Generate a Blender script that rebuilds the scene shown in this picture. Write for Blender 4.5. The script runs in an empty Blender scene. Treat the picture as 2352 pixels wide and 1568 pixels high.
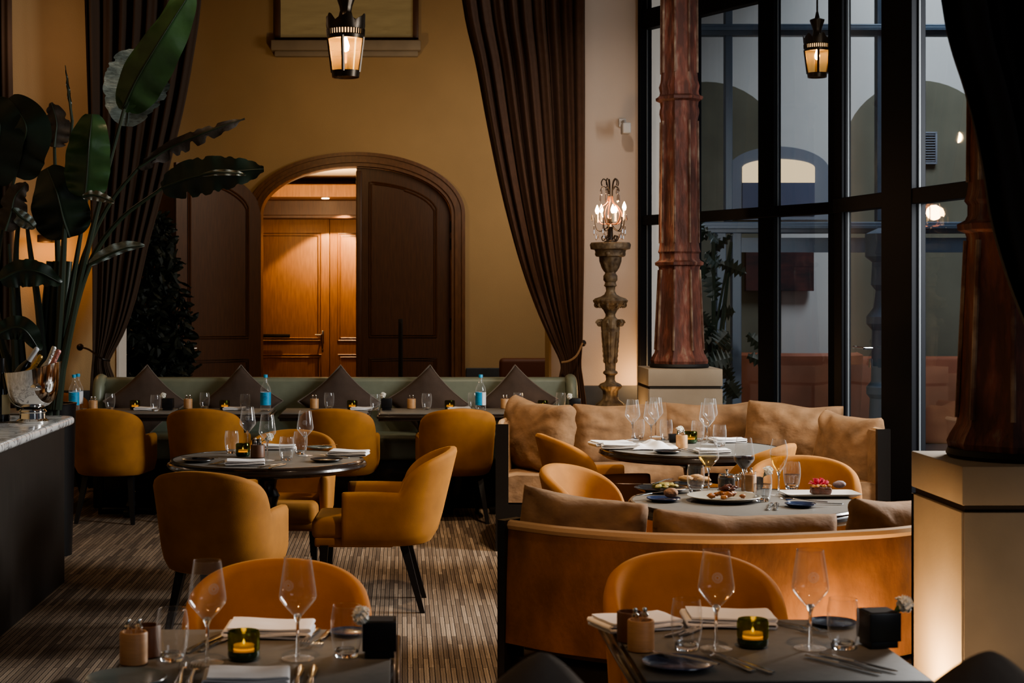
import bpy, bmesh, math, random
from mathutils import Vector, Matrix, noise
random.seed(7)
PI = math.pi
SC = bpy.context.scene
COL = SC.collection
F, CX, HY, H = 3700.0, 925.0, 675.0, 1.6      # measured focal length, vanishing point, horizon, eye height

def P(px, py, z):                 # point seen at (px,py) lying on the level z
    d = F*(H-z)/(py-HY)
    return Vector(((px-CX)*d/F, d, z))
def Q(px, py, d):                 # point seen at (px,py) at distance d
    return Vector(((px-CX)*d/F, d, H-(py-HY)*d/F))

# ------------------------------------------------------------------ mesh helpers
def make(name, bm, mat, parent=None, smooth=True, angle=40, loc=None, rot=None):
    bmesh.ops.recalc_face_normals(bm, faces=bm.faces)
    me = bpy.data.meshes.new(name)
    bm.to_mesh(me); bm.free()
    if smooth:
        for p in me.polygons: p.use_smooth = True
        me.set_sharp_from_angle(angle=math.radians(angle))
    o = bpy.data.objects.new(name, me)
    COL.objects.link(o)
    if mat: me.materials.append(mat)
    if parent: o.parent = parent
    if loc is not None: o.location = loc
    if rot is not None: o.rotation_euler = rot
    return o
def NB(): return bmesh.new()
def box(bm, x0, x1, y0, y1, z0, z1, bev=0, seg=2, M=None):
    r = bmesh.ops.create_cube(bm, size=1)
    vs = r['verts']
    for v in vs:
        v.co = Vector(((x0+x1)/2+v.co.x*(x1-x0), (y0+y1)/2+v.co.y*(y1-y0), (z0+z1)/2+v.co.z*(z1-z0)))
    if M is not None:
        for v in vs: v.co = M @ v.co
    if bev > 0:
        es = set()
        for v in vs:
            for e in v.link_edges: es.add(e)
        bmesh.ops.bevel(bm, geom=list(es), offset=bev, segments=seg, affect='EDGES', profile=.5)
def loft(bm, rings, closed=True, cap=True):
    R = [[bm.verts.new(p) for p in ring] for ring in rings]
    n = len(rings[0])
    for a, b in zip(R[:-1], R[1:]):
        for i in range(n if closed else n-1):
            j = (i+1) % n
            bm.faces.new((a[i], a[j], b[j], b[i]))
    if cap and closed:
        bm.faces.new(R[0][::-1]); bm.faces.new(R[-1])
    return R
def lathe(bm, prof, seg=28, c=(0,0,0), mod=None, cap=False):
    rings = []
    for k in range(seg):
        a = 2*PI*k/seg
        ring = []
        for r, z in prof:
            rr = r*(mod(a, z) if mod else 1)
            ring.append((c[0]+rr*math.cos(a), c[1]+rr*math.sin(a), c[2]+z))
        rings.append(ring)
    V = [[bm.verts.new(p) for p in ring] for ring in rings]
    m = len(prof)
    for k in range(seg):
        a, b = V[k], V[(k+1) % seg]
        for i in range(m-1):
            if prof[i][0] < 1e-6 and prof[i+1][0] < 1e-6: continue
            bm.faces.new((a[i], b[i], b[i+1], a[i+1]))
    bmesh.ops.remove_doubles(bm, verts=[v for r in V for v in r], dist=1e-6)
    if cap:
        es = [e for e in bm.edges if e.is_boundary]
        if es: bmesh.ops.holes_fill(bm, edges=es, sides=0)
def bez(pts, n):                  # Catmull-Rom through pts
    pts = [Vector(p) for p in pts]
    if len(pts) == 2: return [pts[0].lerp(pts[1], i/(n-1)) for i in range(n)]
    q = [pts[0]*2-pts[1]]+pts+[pts[-1]*2-pts[-2]]
    out = []
    m = len(pts)-1
    for i in range(n):
        t = i/(n-1)*m; k = min(int(t), m-1); t -= k
        a, b, c, d = q[k], q[k+1], q[k+2], q[k+3]
        out.append(.5*((2*b)+(c-a)*t+(2*a-5*b+4*c-d)*t*t+(3*b-a-3*c+d)*t**3))
    return out
def tube(bm, pts, r, seg=8, n=None, cap=True):
    if n: pts = bez(pts, n)
    pts = [Vector(p) for p in pts]
    rings = []; up = None
    for i, p in enumerate(pts):
        t = (pts[min(i+1, len(pts)-1)]-pts[max(i-1, 0)]).normalized()
        if up is None:
            up = Vector((0,0,1)) if abs(t.z) < .9 else Vector((1,0,0))
        s = t.cross(up).normalized(); up = s.cross(t).normalized()
        f = i/(len(pts)-1)
        rr = r(f) if callable(r) else r
        rings.append([p+s*(rr*math.cos(2*PI*k/seg))+up*(rr*math.sin(2*PI*k/seg)) for k in range(seg)])
    loft(bm, rings, True, cap)
def blob(bm, c, r, sub=2, amp=.15, fr=2.0, sq=(1,1,1), seed=0):
    res = bmesh.ops.create_icosphere(bm, subdivisions=sub, radius=1)
    for v in res['verts']:
        k = 1+amp*noise.noise(v.co*fr+Vector((seed*7.1, seed*3.3, seed)))
        v.co = Vector((c[0]+v.co.x*r*k*sq[0], c[1]+v.co.y*r*k*sq[1], c[2]+v.co.z*r*k*sq[2]))
def pillow_bm(Wd, Hh, T, n=22, pinch=.1, amp=.012, seed=1, square=.5, sag=0, rnd_=.05):
    bm = NB()                     # in local XZ plane, thickness along Y, centred
    g = {}
    for side in (-1, 1):
        for i in range(n+1):
            for j in range(n+1):
                u = -1+2*i/n; v = -1+2*j/n
                edge = i in (0, n) or j in (0, n)
                if edge and side == 1: g[(side,i,j)] = g[(-1,i,j)]; continue
                uu = math.sin(u*PI/2)*.35+u*.65; vv = math.sin(v*PI/2)*.35+v*.65
                x = uu*Wd*(1-pinch*(1-vv*vv)); z = vv*Hh*(1-pinch*(1-uu*uu))
                t = ((1-abs(uu)**3.4)*(1-abs(vv)**3.4))**square
                w = noise.noise(Vector((x*7, z*7, seed*5.3)))*amp+noise.noise(Vector((x*22, z*16, seed*2.3+side)))*amp*.45
                pr = 0
                cr = max(abs(uu), abs(vv))
                pr = amp*1.1*noise.noise(Vector((math.atan2(vv, uu)*3.5, cr*.8, seed)))*(abs(uu*vv)**.8)*(1-cr**12)*3
                y = side*(T*t+ (w+pr)*min(1, t*2.2))
                rk = 1-rnd_*(uu*uu*vv*vv)**2; x *= rk; z *= rk
                z += -sag*(1-uu*uu)*max(0, vv)
                z += noise.noise(Vector((x*5, 3.1, seed)))*amp*.8*abs(vv)
                g[(side,i,j)] = bm.verts.new((x, y, z))
    for side in (-1, 1):
        for i in range(n):
            for j in range(n):
                a = [g[(side,i,j)], g[(side,i+1,j)], g[(side,i+1,j+1)], g[(side,i,j+1)]]
                bm.faces.new(a if side == -1 else a[::-1])
    return bm

# ------------------------------------------------------------------ object helpers
def tag(o, label=None, cat=None, group=None, kind=None):
    if label: o['label'] = label
    if cat: o['category'] = cat
    if group: o['group'] = group
    if kind: o['kind'] = kind
    return o
def thing(name, label=None, cat=None, loc=(0,0,0), rz=0, group=None):
    o = bpy.data.objects.new(name, None); COL.objects.link(o)
    o.empty_display_size = .1
    o.location = loc; o.rotation_euler = (0, 0, rz)
    return tag(o, label, cat, group)
def struct(name, bm, mat, smooth=False, parent=None, **k):
    o = make(name, bm, mat, parent, smooth, **k)
    if not parent: o['kind'] = 'structure'
    return o
def copy_tree(o, parent=None):
    c = o.copy(); COL.objects.link(c)
    if parent: c.parent = parent
    for ch in list(o.children): copy_tree(ch, c)
    return c
_P = {}
def put(builder, loc, rz=0, label=None, cat=None, group=None, key=None, scale=None, **kw):
    key = key or (builder.__name__+str(sorted(kw.items())))
    if key in _P: o = copy_tree(_P[key])
    else:
        o = builder(**kw); _P[key] = o
    o.location = loc; o.rotation_euler = (0, 0, rz)
    if scale: o.scale = (scale,)*3
    for k in ('label', 'category', 'group'):
        if k in o.keys(): del o[k]
    return tag(o, label, cat, group)

# ------------------------------------------------------------------ materials
def newmat(name):
    m = bpy.data.materials.new(name); m.use_nodes = True
    nt = m.node_tree; nt.nodes.clear()
    out = nt.nodes.new('ShaderNodeOutputMaterial')
    return m, nt, out
def mat(name, col, rough=.6, metal=0, nscale=0, namt=.25, bump=0, bscale=None, sheen=0, emit=0, ecol=None, spec=.5, col2=None, stretch=(1,1,1), detail=3, coat=0, lo=.3, hi=.7, sub=0):
    m, nt, out = newmat(name)
    b = nt.nodes.new('ShaderNodeBsdfPrincipled')
    nt.links.new(b.outputs[0], out.inputs[0])
    b.inputs['Base Color'].default_value = (*col, 1)
    b.inputs['Roughness'].default_value = rough
    b.inputs['Metallic'].default_value = metal
    b.inputs['Specular IOR Level'].default_value = spec
    b.inputs['Coat Weight'].default_value = coat
    if sheen:
        b.inputs['Sheen Weight'].default_value = sheen
        b.inputs['Sheen Roughness'].default_value = .35
        b.inputs['Sheen Tint'].default_value = (min(1, col[0]*1.5+.15), min(1, col[1]*1.5+.12), min(1, col[2]*1.5+.06), 1)
    if emit:
        b.inputs['Emission Color'].default_value = (*(ecol or col), 1)
        b.inputs['Emission Strength'].default_value = emit
    if nscale or bump:
        tc = nt.nodes.new('ShaderNodeTexCoord')
        mp = nt.nodes.new('ShaderNodeMapping'); mp.inputs['Scale'].default_value = stretch
        nt.links.new(tc.outputs['Object'], mp.inputs[0])
    if nscale:
        n = nt.nodes.new('ShaderNodeTexNoise'); n.inputs['Scale'].default_value = nscale; n.inputs['Detail'].default_value = detail
        nt.links.new(mp.outputs[0], n.inputs[0])
        r = nt.nodes.new('ShaderNodeValToRGB')
        c2 = col2 or tuple(c*(1-namt) for c in col)
        r.color_ramp.elements[0].color = (*c2, 1); r.color_ramp.elements[1].color = (*col, 1)
        r.color_ramp.elements[0].position = lo; r.color_ramp.elements[1].position = hi
        nt.links.new(n.outputs[0], r.inputs[0]); nt.links.new(r.outputs[0], b.inputs['Base Color'])
    if bump:
        n2 = nt.nodes.new('ShaderNodeTexNoise'); n2.inputs['Scale'].default_value = bscale or nscale or 50; n2.inputs['Detail'].default_value = 3
        nt.links.new(mp.outputs[0], n2.inputs[0])
        bp = nt.nodes.new('ShaderNodeBump'); bp.inputs['Strength'].default_value = bump; bp.inputs['Distance'].default_value = .01
        nt.links.new(n2.outputs[0], bp.inputs['Height']); nt.links.new(bp.outputs[0], b.inputs['Normal'])
    return m
def glass_thin(name, tint=(1,1,1), base=.05, edge=.85, power=3.5, rough=.02, gcol=(1,1,1), edge_white=0, trans=0):
    m, nt, out = newmat(name)
    t = nt.nodes.new('ShaderNodeBsdfTransparent'); t.inputs[0].default_value = (*tint, 1)
    g = nt.nodes.new('ShaderNodeBsdfGlossy'); g.inputs['Roughness'].default_value = rough; g.inputs[0].default_value = (*gcol, 1)
    lw = nt.nodes.new('ShaderNodeLayerWeight'); lw.inputs[0].default_value = .5
    p = nt.nodes.new('ShaderNodeMath'); p.operation = 'POWER'; p.inputs[1].default_value = power
    nt.links.new(lw.outputs['Facing'], p.inputs[0])
    q = nt.nodes.new('ShaderNodeMath'); q.operation = 'MULTIPLY_ADD'; q.inputs[1].default_value = edge-base; q.inputs[2].default_value = base
    nt.links.new(p.outputs[0], q.inputs[0])
    mx = nt.nodes.new('ShaderNodeMixShader')
    nt.links.new(q.outputs[0], mx.inputs[0]); nt.links.new(t.outputs[0], mx.inputs[1]); nt.links.new(g.outputs[0], mx.inputs[2])
    if edge_white:
        df = nt.nodes.new('ShaderNodeBsdfDiffuse'); df.inputs[0].default_value = (.8,.8,.8,1)
        ad = nt.nodes.new('ShaderNodeMixShader'); ad.inputs[0].default_value = edge_white
        nt.links.new(g.outputs[0], ad.inputs[1]); nt.links.new(df.outputs[0], ad.inputs[2]); nt.links.new(ad.outputs[0], mx.inputs[2])
    if trans:
        tr_ = nt.nodes.new('ShaderNodeBsdfTranslucent'); tr_.inputs[0].default_value = (*gcol, 1)
        m2 = nt.nodes.new('ShaderNodeMixShader'); m2.inputs[0].default_value = trans
        nt.links.new(mx.outputs[0], m2.inputs[1]); nt.links.new(tr_.outputs[0], m2.inputs[2]); nt.links.new(m2.outputs[0], out.inputs[0])
    else: nt.links.new(mx.outputs[0], out.inputs[0])
    return m
def glass_solid(name, col=(1,1,1), ior=1.45, rough=0):
    m, nt, out = newmat(name)
    g = nt.nodes.new('ShaderNodeBsdfGlass'); g.inputs['Color'].default_value = (*col, 1); g.inputs['IOR'].default_value = ior; g.inputs['Roughness'].default_value = rough
    nt.links.new(g.outputs[0], out.inputs[0]); return m
def emis(name, col, s):
    m, nt, out = newmat(name)
    e = nt.nodes.new('ShaderNodeEmission'); e.inputs[0].default_value = (*col, 1); e.inputs[1].default_value = s
    nt.links.new(e.outputs[0], out.inputs[0]); return m
def carpet_mat():
    m, nt, out = newmat('striped_carpet')
    b = nt.nodes.new('ShaderNodeBsdfPrincipled'); nt.links.new(b.outputs[0], out.inputs[0]); b.inputs['Roughness'].default_value = .95
    tc = nt.nodes.new('ShaderNodeTexCoord'); mp = nt.nodes.new('ShaderNodeMapping'); mp.inputs['Rotation'].default_value = (0,0,PI/2)
    nt.links.new(tc.outputs['Object'], mp.inputs[0])
    n0 = nt.nodes.new('ShaderNodeTexNoise'); n0.inputs['Scale'].default_value = 40
    nt.links.new(mp.outputs[0], n0.inputs[0])
    ad = nt.nodes.new('ShaderNodeVectorMath'); ad.operation = 'MULTIPLY_ADD'; ad.inputs[1].default_value = (.004,.004,0)
    nt.links.new(n0.outputs['Color'], ad.inputs[0]); nt.links.new(mp.outputs[0], ad.inputs[2])
    def brick(rh, bw, c1, c2, mo, off):
        k = nt.nodes.new('ShaderNodeTexBrick'); k.inputs['Scale'].default_value = 1
        k.inputs['Row Height'].default_value = rh; k.inputs['Brick Width'].default_value = bw
        k.inputs['Mortar Size'].default_value = mo; k.inputs['Mortar Smooth'].default_value = .3; k.offset = off; k.offset_frequency = 2; k.squash = 1
        k.inputs['Color1'].default_value = (*c1,1); k.inputs['Color2'].default_value = (*c2,1); k.inputs['Mortar'].default_value = (.02,.012,.008,1)
        nt.links.new(ad.outputs[0], k.inputs[0]); return k
    a = brick(.023, .46, (.40,.30,.21), (.14,.097,.066), .0022, .37)
    c = brick(.0115, .29, (1,1,1), (.62,.58,.55), .0007, .61)
    mx = nt.nodes.new('ShaderNodeMixRGB'); mx.blend_type = 'MULTIPLY'; mx.inputs[0].default_value = .8
    nt.links.new(a.outputs[0], mx.inputs[1]); nt.links.new(c.outputs[0], mx.inputs[2])
    nt.links.new(mx.outputs[0], b.inputs['Base Color'])
    bp = nt.nodes.new('ShaderNodeBump'); bp.inputs['Strength'].default_value = .6; bp.inputs['Distance'].default_value = .004
    nt.links.new(a.outputs['Fac'], bp.inputs['Height']); bp.invert = True
    nt.links.new(bp.outputs[0], b.inputs['Normal'])
    return m
def marble_mat():
    m, nt, out = newmat('veined_marble')
    b = nt.nodes.new('ShaderNodeBsdfPrincipled'); nt.links.new(b.outputs[0], out.inputs[0]); b.inputs['Roughness'].default_value = .16
    tc = nt.nodes.new('ShaderNodeTexCoord'); n = nt.nodes.new('ShaderNodeTexNoise'); n.inputs['Scale'].default_value = 5; n.inputs['Detail'].default_value = 8; n.inputs['Distortion'].default_value = 1.6
    nt.links.new(tc.outputs['Object'], n.inputs[0])
    r = nt.nodes.new('ShaderNodeValToRGB'); e = r.color_ramp.elements
    e[0].position = .44; e[0].color = (.55,.55,.54,1); e[1].position = .5; e[1].color = (.2,.2,.21,1)
    x = e.new(.55); x.color = (.6,.6,.59,1)
    nt.links.new(n.outputs[0], r.inputs[0]); nt.links.new(r.outputs[0], b.inputs['Base Color']); return m

M = {}
M['carpet'] = carpet_mat()
M['marble'] = marble_mat()
M['plaster'] = mat('ochre_plaster', (.52,.36,.19), .9, nscale=1.2, namt=.12, bump=.15, bscale=90)
M['plaster_pale'] = mat('pale_plaster', (.60,.50,.42), .9, nscale=1.5, namt=.08, bump=.12, bscale=90)
M['ceil'] = mat('ceiling_paint', (.25,.19,.13), .9)
M['dado'] = mat('slate_dado', (.07,.08,.095), .5, nscale=6, namt=.3)
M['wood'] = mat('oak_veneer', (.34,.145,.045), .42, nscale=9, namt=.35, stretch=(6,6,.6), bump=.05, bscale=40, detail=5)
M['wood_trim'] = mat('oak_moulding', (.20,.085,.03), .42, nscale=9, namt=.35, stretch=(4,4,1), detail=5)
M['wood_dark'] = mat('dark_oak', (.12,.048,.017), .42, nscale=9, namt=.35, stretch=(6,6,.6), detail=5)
M['velvet'] = mat('mustard_velvet', (.38,.158,.026), .85, nscale=9, namt=.25, bump=.08, bscale=300, sheen=.42)
M['sofa'] = mat('camel_velvet', (.30,.170,.086), .85, nscale=9, namt=.45, bump=.7, bscale=13, sheen=.45, detail=6, stretch=(1,1,1.3))
M['sofa_back'] = mat('worn_camel_velvet', (.27,.115,.042), .75, nscale=6, col2=(.10,.042,.018), bump=.25, bscale=45, sheen=.2, detail=8, stretch=(1.2,1.2,.7))
M['piping'] = mat('camel_piping', (.50,.33,.19), .85, bump=.1, bscale=90, sheen=.4)
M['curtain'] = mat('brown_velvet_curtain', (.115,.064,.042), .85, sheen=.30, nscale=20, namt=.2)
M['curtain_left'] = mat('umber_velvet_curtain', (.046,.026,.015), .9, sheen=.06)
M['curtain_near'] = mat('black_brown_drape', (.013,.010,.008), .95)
M['green_leather'] = mat('sage_leather', (.205,.225,.165), .42, nscale=20, namt=.1, bump=.05, bscale=200)
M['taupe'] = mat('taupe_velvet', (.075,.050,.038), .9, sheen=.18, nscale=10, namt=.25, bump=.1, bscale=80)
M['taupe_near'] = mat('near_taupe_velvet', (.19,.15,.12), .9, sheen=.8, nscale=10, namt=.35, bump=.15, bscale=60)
M['taupe_pipe'] = mat('taupe_piping', (.16,.13,.11), .8, sheen=.3)
M['black_wood'] = mat('black_lacquer', (.012,.010,.009), .3, coat=.2)
M['leg'] = mat('ebonised_wood', (.010,.009,.010), .4)
M['edge'] = mat('ebony_edge', (.022,.014,.010), .22, coat=.3)
M['lino'] = mat('taupe_linoleum', (.175,.165,.150), .48, nscale=40, namt=.12)
M['counter'] = mat('counter_panel', (.022,.018,.015), .5, nscale=8, namt=.4, stretch=(8,8,.5))
M['chrome'] = mat('polished_silver', (.75,.73,.70), .08, 1)
M['steel'] = mat('cutlery_steel', (.70,.68,.65), .18, 1)
M['white'] = mat('white_linen', (.82,.80,.80), .85, bump=.1, bscale=350)
M['petal'] = mat('white_petal', (.85,.84,.78), .7)
M['stem'] = mat('green_stem', (.05,.10,.03), .6)
M['blackbox'] = mat('black_ceramic', (.008,.008,.009), .35)
M['beech'] = mat('beech_wood', (.50,.28,.13), .5, nscale=20, namt=.2, stretch=(1,1,8))
M['walnut'] = mat('walnut_wood', (.13,.055,.025), .5, nscale=20, namt=.3)
M['gt'] = glass_thin('thin_clear_glass', (.97,.97,.97), .07, .95, 2.8, .02, (1,1,1), .40)  # white diffuse at the edges stands in for bright reflections
M['gs'] = glass_solid('solid_clear_glass')
M['win'] = glass_thin('window_glass', (.82,.87,.90), .06, .5, 3)
M['votive'] = glass_thin('green_votive_glass', (.30,.34,.14), .10, .5, 2, .12, (.30,.34,.10), 0, .06)
M['votive_d'] = mat('green_votive_base', (.02,.04,.015), .12)
M['wax'] = mat('lit_wax', (.9,.5,.15), .5, emit=2.2, ecol=(1,.30,.03))
M['flame'] = emis('flame', (1,.45,.12), 14)
M['bulb'] = emis('warm_bulb', (1,.62,.28), 40)
M['bulb_s'] = emis('soft_bulb', (1,.6,.3), 14)
M['bronze'] = mat('dark_bronze', (.030,.019,.010), .35, .7, nscale=30, namt=.4)
M['amber'] = glass_thin('amber_lantern_glass', (.95,.78,.48), .07, .5, 3, .08, (.9,.55,.22), 0, .22)
M['slit'] = emis('lantern_glow', (1,.55,.22), 1.6)
M['gilt'] = mat('worn_gilt', (.23,.165,.095), .55, .2, nscale=22, col2=(.07,.045,.028), bump=.5, bscale=45, detail=6)
M['iron'] = mat('wrought_iron', (.03,.024,.02), .4, .6)
M['iron_lit'] = mat('lit_iron', (.32,.13,.06), .4, .5)  # copy of the iron with warm bulb light put into its colour
M['candle'] = mat('candle_sleeve', (.62,.55,.42), .6)
M['crystal'] = glass_thin('crystal', (.95,.9,.85), .25, .95, 1.5, .02)
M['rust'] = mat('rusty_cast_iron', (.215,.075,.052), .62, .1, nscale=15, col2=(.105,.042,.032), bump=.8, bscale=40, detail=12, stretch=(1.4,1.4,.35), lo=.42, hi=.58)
M['rust_lit'] = mat('lit_rib_patina', (.27,.19,.14), .6, .1, nscale=8, col2=(.12,.05,.035), bump=.4, bscale=40, detail=10, lo=.4, hi=.6)  # paler copy of the rust for ribs: patina plus painted highlights
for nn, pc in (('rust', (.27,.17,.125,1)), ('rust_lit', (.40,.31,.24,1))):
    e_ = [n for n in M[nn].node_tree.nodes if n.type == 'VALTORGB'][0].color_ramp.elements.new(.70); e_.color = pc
M['rubber'] = mat('black_gasket', (.012,.011,.011), .6)
M['stone'] = mat('sand_stone', (.40,.33,.25), .75, nscale=4, namt=.18, bump=.05, bscale=120)
M['joint'] = mat('stone_joint', (.05,.04,.03), .9)
M['wframe'] = mat('black_window_frame', (.006,.0065,.009), .6, spec=.15)
M['bframe'] = mat('blue_grey_frame', (.085,.12,.165), .4)
M['bead'] = mat('aluminium_bead', (.10,.11,.12), .5, spec=.3)
M['ext'] = mat('exterior_plaster', (.66,.62,.57), .9, nscale=1, namt=.08)
M['ext_dark'] = mat('olive_niche_plaster', (.20,.185,.13), .9, nscale=1.4, namt=.3)
M['ext_sur'] = mat('grey_window_surround', (.23,.24,.27), .8)
M['warmwin'] = emis('lit_room_ceiling', (1,.74,.44), .75)
M['bluewin'] = mat('blue_interior', (.12,.13,.19), .5)
M['cobble'] = mat('wet_paving', (.06,.07,.08), .35, nscale=30, namt=.6, bump=.4, bscale=40)
M['terra'] = mat('terracotta_leather', (.44,.15,.08), .5, nscale=3, namt=.25)
M['artmat'] = mat('dark_abstract_canvas', (.11,.035,.03), .7, nscale=4, col2=(.02,.02,.022), detail=6, stretch=(1,1,2.5))
M['cream'] = mat('cream_ceiling', (.85,.68,.48), .9)
M['leaf'] = mat('lit_banana_leaf', (.05,.11,.04), .30, nscale=6, namt=.45, stretch=(1,1,1), bump=.35, bscale=9)  # lit copy of the leaf green, light put into the colour
M['leaf_d'] = mat('shaded_banana_leaf', (.012,.026,.014), .4, nscale=8, namt=.4)  # shaded copy of the leaf green, darkened in the colour
M['leaf_g'] = mat('silver_sheen_leaf', (.22,.26,.24), .28, nscale=10, namt=.5, stretch=(2,2,7), bump=.4, bscale=20)  # silver grey painted in for reflections on the glossy leaf
M['leaf_b'] = mat('dry_brown_leaf', (.060,.045,.034), .55, nscale=10, namt=.4, bump=.3, bscale=30)
M['leaf_l'] = mat('pale_leaf_fold', (.22,.21,.16), .5, nscale=14, namt=.4)
M['stalk'] = mat('leaf_stalk', (.016,.028,.014), .45)
M['ficus'] = mat('ficus_foliage', (.006,.012,.005), .6)
M['blind'] = mat('sheer_blind', (.30,.27,.16), .85, emit=.06, ecol=(.8,.5,.2), nscale=3, namt=.2, stretch=(1,1,8))  # faint emission stands in for backlight through the cloth
M['blue_label'] = mat('blue_label', (.02,.34,.62), .5, nscale=60, namt=.15)
M['white_label'] = mat('white_label', (.62,.64,.68), .6)
M['print'] = mat('label_print', (.02,.10,.22), .6)
M['cream_label'] = mat('cream_label', (.62,.56,.36), .6)
M['dark_bottle'] = mat('black_bottle_glass', (.006,.007,.006), .06, coat=.5)
M['foil_s'] = mat('silver_foil', (.55,.55,.52), .3, .8, bump=.6, bscale=90)
M['foil_w'] = mat('grey_capsule', (.50,.53,.56), .4)
M['foil_g'] = mat('gold_foil', (.55,.36,.12), .3, .8, bump=.6, bscale=90)
M['foil_p'] = mat('pink_foil', (.55,.25,.22), .35, .5, bump=.5, bscale=90)
M['plate_dark'] = mat('black_stoneware', (.025,.024,.026), .25, coat=.3)
M['plate_blue'] = mat('cobalt_stoneware', (.035,.055,.13), .2, coat=.4, nscale=12, namt=.5)
M['plate_grey'] = mat('grey_stoneware', (.19,.22,.21), .25, coat=.3)
M['plate_sand'] = mat('sand_stoneware', (.34,.32,.28), .35)
M['plate_white'] = mat('white_porcelain', (.70,.68,.64), .3)
M['bread'] = mat('bread_crust', (.62,.38,.18), .8, nscale=30, namt=.3, bump=.4, bscale=60)
M['bread_rye'] = mat('seeded_roll', (.36,.20,.12), .8, nscale=70, namt=.5, bump=.5, bscale=90)
M['ragu'] = mat('braised_ragu', (.23,.07,.03), .35, nscale=50, col2=(.45,.20,.06), bump=.5, bscale=70)
M['ragu_d'] = mat('mushroom_slices', (.09,.028,.018), .3)
M['salad'] = mat('pale_salad', (.50,.38,.14), .5, nscale=40, col2=(.15,.20,.05), bump=.5, bscale=60)
M['meat'] = mat('seared_meat', (.10,.035,.02), .45, nscale=60, namt=.5, bump=.6, bscale=80)
M['crumb'] = mat('golden_crust', (.55,.25,.07), .7, nscale=60, namt=.3, bump=.6, bscale=80)
M['pink'] = mat('pink_petals', (.75,.10,.20), .6)
M['purple'] = mat('speckled_roll', (.30,.24,.27), .8, nscale=90, namt=.5)
M['wine_r'] = mat('red_wine', (.012,.001,.004), .03)
M['wine_w'] = glass_thin('white_wine', (.93,.80,.42), .05, .25, 4, .15, (1,.85,.5), .3)
M['water'] = glass_thin('still_water', (.86,.89,.92), .10, .7, 2)
M['oil'] = mat('dark_vinegar', (.010,.006,.004), .1)
M['emblem'] = glass_thin('frosted_emblem', (1,1,1), .45, .6, 1, .5, (1,1,1), .9)
M['brown_back'] = mat('brown_back_bench', (.12,.04,.02), .6)
M['camwhite'] = mat('white_plastic', (.50,.49,.48), .4)
M['soil'] = mat('potting_soil', (.02,.014,.01), .9)

# ------------------------------------------------------------------ room shell
YB, YM = 16.7, 13.4
bm = NB(); box(bm, -6, 3.2, -1.5, 20.2, -.12, 0)
box(bm, 3.2, 5.0, -1.5, 9.0, -.12, 0)
struct('floor', bm, M['carpet'])
bm = NB(); box(bm, -6, 5, -1.5, 20.2, 6.0, 6.1); struct('ceiling', bm, M['ceil'])
bm = NB(); box(bm, -4.3, -4.2, -1.5, 20.2, 0, 6); struct('wall_left', bm, M['plaster'])

# wall between the two rooms (opening between the curtains)
xl, xr = Q(268,0,YM).x, Q(1266,0,YM).x
bm = NB(); box(bm, -4.2, xl, YM, YM+.35, 0, 6); struct('wall_middle_left', bm, M['plaster'])
bm = NB(); box(bm, xr, 2.05, YM, YM+.35, 0, 6); struct('wall_middle_right', bm, M['plaster_pale'])
bm = NB(); box(bm, xl, xr, YM, YM+.35, 4.9, 6); struct('wall_middle_top', bm, M['plaster'])
bm = NB(); box(bm, xr, 2.03, YM-.03, YM-.002, 0, .84, .006); struct('baseboard_right', bm, M['dado'])
bm = NB(); box(bm, -4.2, xl, YM-.03, YM-.002, 0, .80, .006); struct('baseboard_left', bm, M['dado'])
bm = NB(); box(bm, xl, xl+.02, YM-.01, YM+.36, 0, 4.9); struct('trim_1', bm, M['ext'])
bm = NB(); box(bm, xr-.02, xr, YM-.01, YM+.36, 0, 4.9); struct('trim_2', bm, M['plaster'])

# back wall with the arched doorway
S = F/YB
ax = (818-CX)/S                       # arch centre x
def arch_pts(a, zspring, rise, n=40, z0=0.0):
    pts = [(ax+a, z0)]
    for i in range(n+1):
        t = PI*i/n
        pts.append((ax+a*math.cos(t), zspring+rise*math.sin(t)))
    pts.append((ax-a, z0))
    return pts
ao, ai = 250/S, 219/S
zs = H-(492-HY)/S; ro = 3.067-zs+.0; ri = H-(382-HY)/S-zs
def arch_wall(bm, y0, y1, x0, x1, z1, a, zsp, rise, n=40):
    pts = arch_pts(a, zsp, rise, n)
    top = [(max(x0, min(x1, p[0])), z1) for p in pts]
    for yy in (y0, y1):
        for i in range(1, len(pts)-2):
            q = [(pts[i][0],pts[i][1]),(pts[i+1][0],pts[i+1][1]),(top[i+1][0],z1),(top[i][0],z1)]
            bm.faces.new([bm.verts.new((u, yy, v)) for u, v in q])
        for (xa, xb) in ((x0, ax-a), (ax+a, x1)):
            bm.faces.new([bm.verts.new(c) for c in ((xa,yy,0),(xb,yy,0),(xb,yy,z1),(xa,yy,z1))])
    for i in range(len(pts)-1):
        (u0,v0),(u1,v1) = pts[i], pts[i+1]
        bm.faces.new([bm.verts.new(c) for c in ((u0,y0,v0),(u1,y0,v1),(u1,y1,v1),(u0,y1,v0))])
bm = NB(); arch_wall(bm, YB, YB+.3, -4.2, 2.0, 6.0, ao-.02, zs, ro-.02)
bmesh.ops.remove_doubles(bm, verts=bm.verts, dist=1e-5)
struct('wall_back', bm, M['plaster'])
bm = NB(); box(bm, 1.95, 2.05, YM+.35, YB+.3, 0, 6); struct('wall_right', bm, M['plaster'])
bm = NB(); box(bm, ax+ao+.01, 1.95, YB-.03, YB-.002, 0, .835, .006); struct('baseboard_back', bm, M['dado'])
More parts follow.
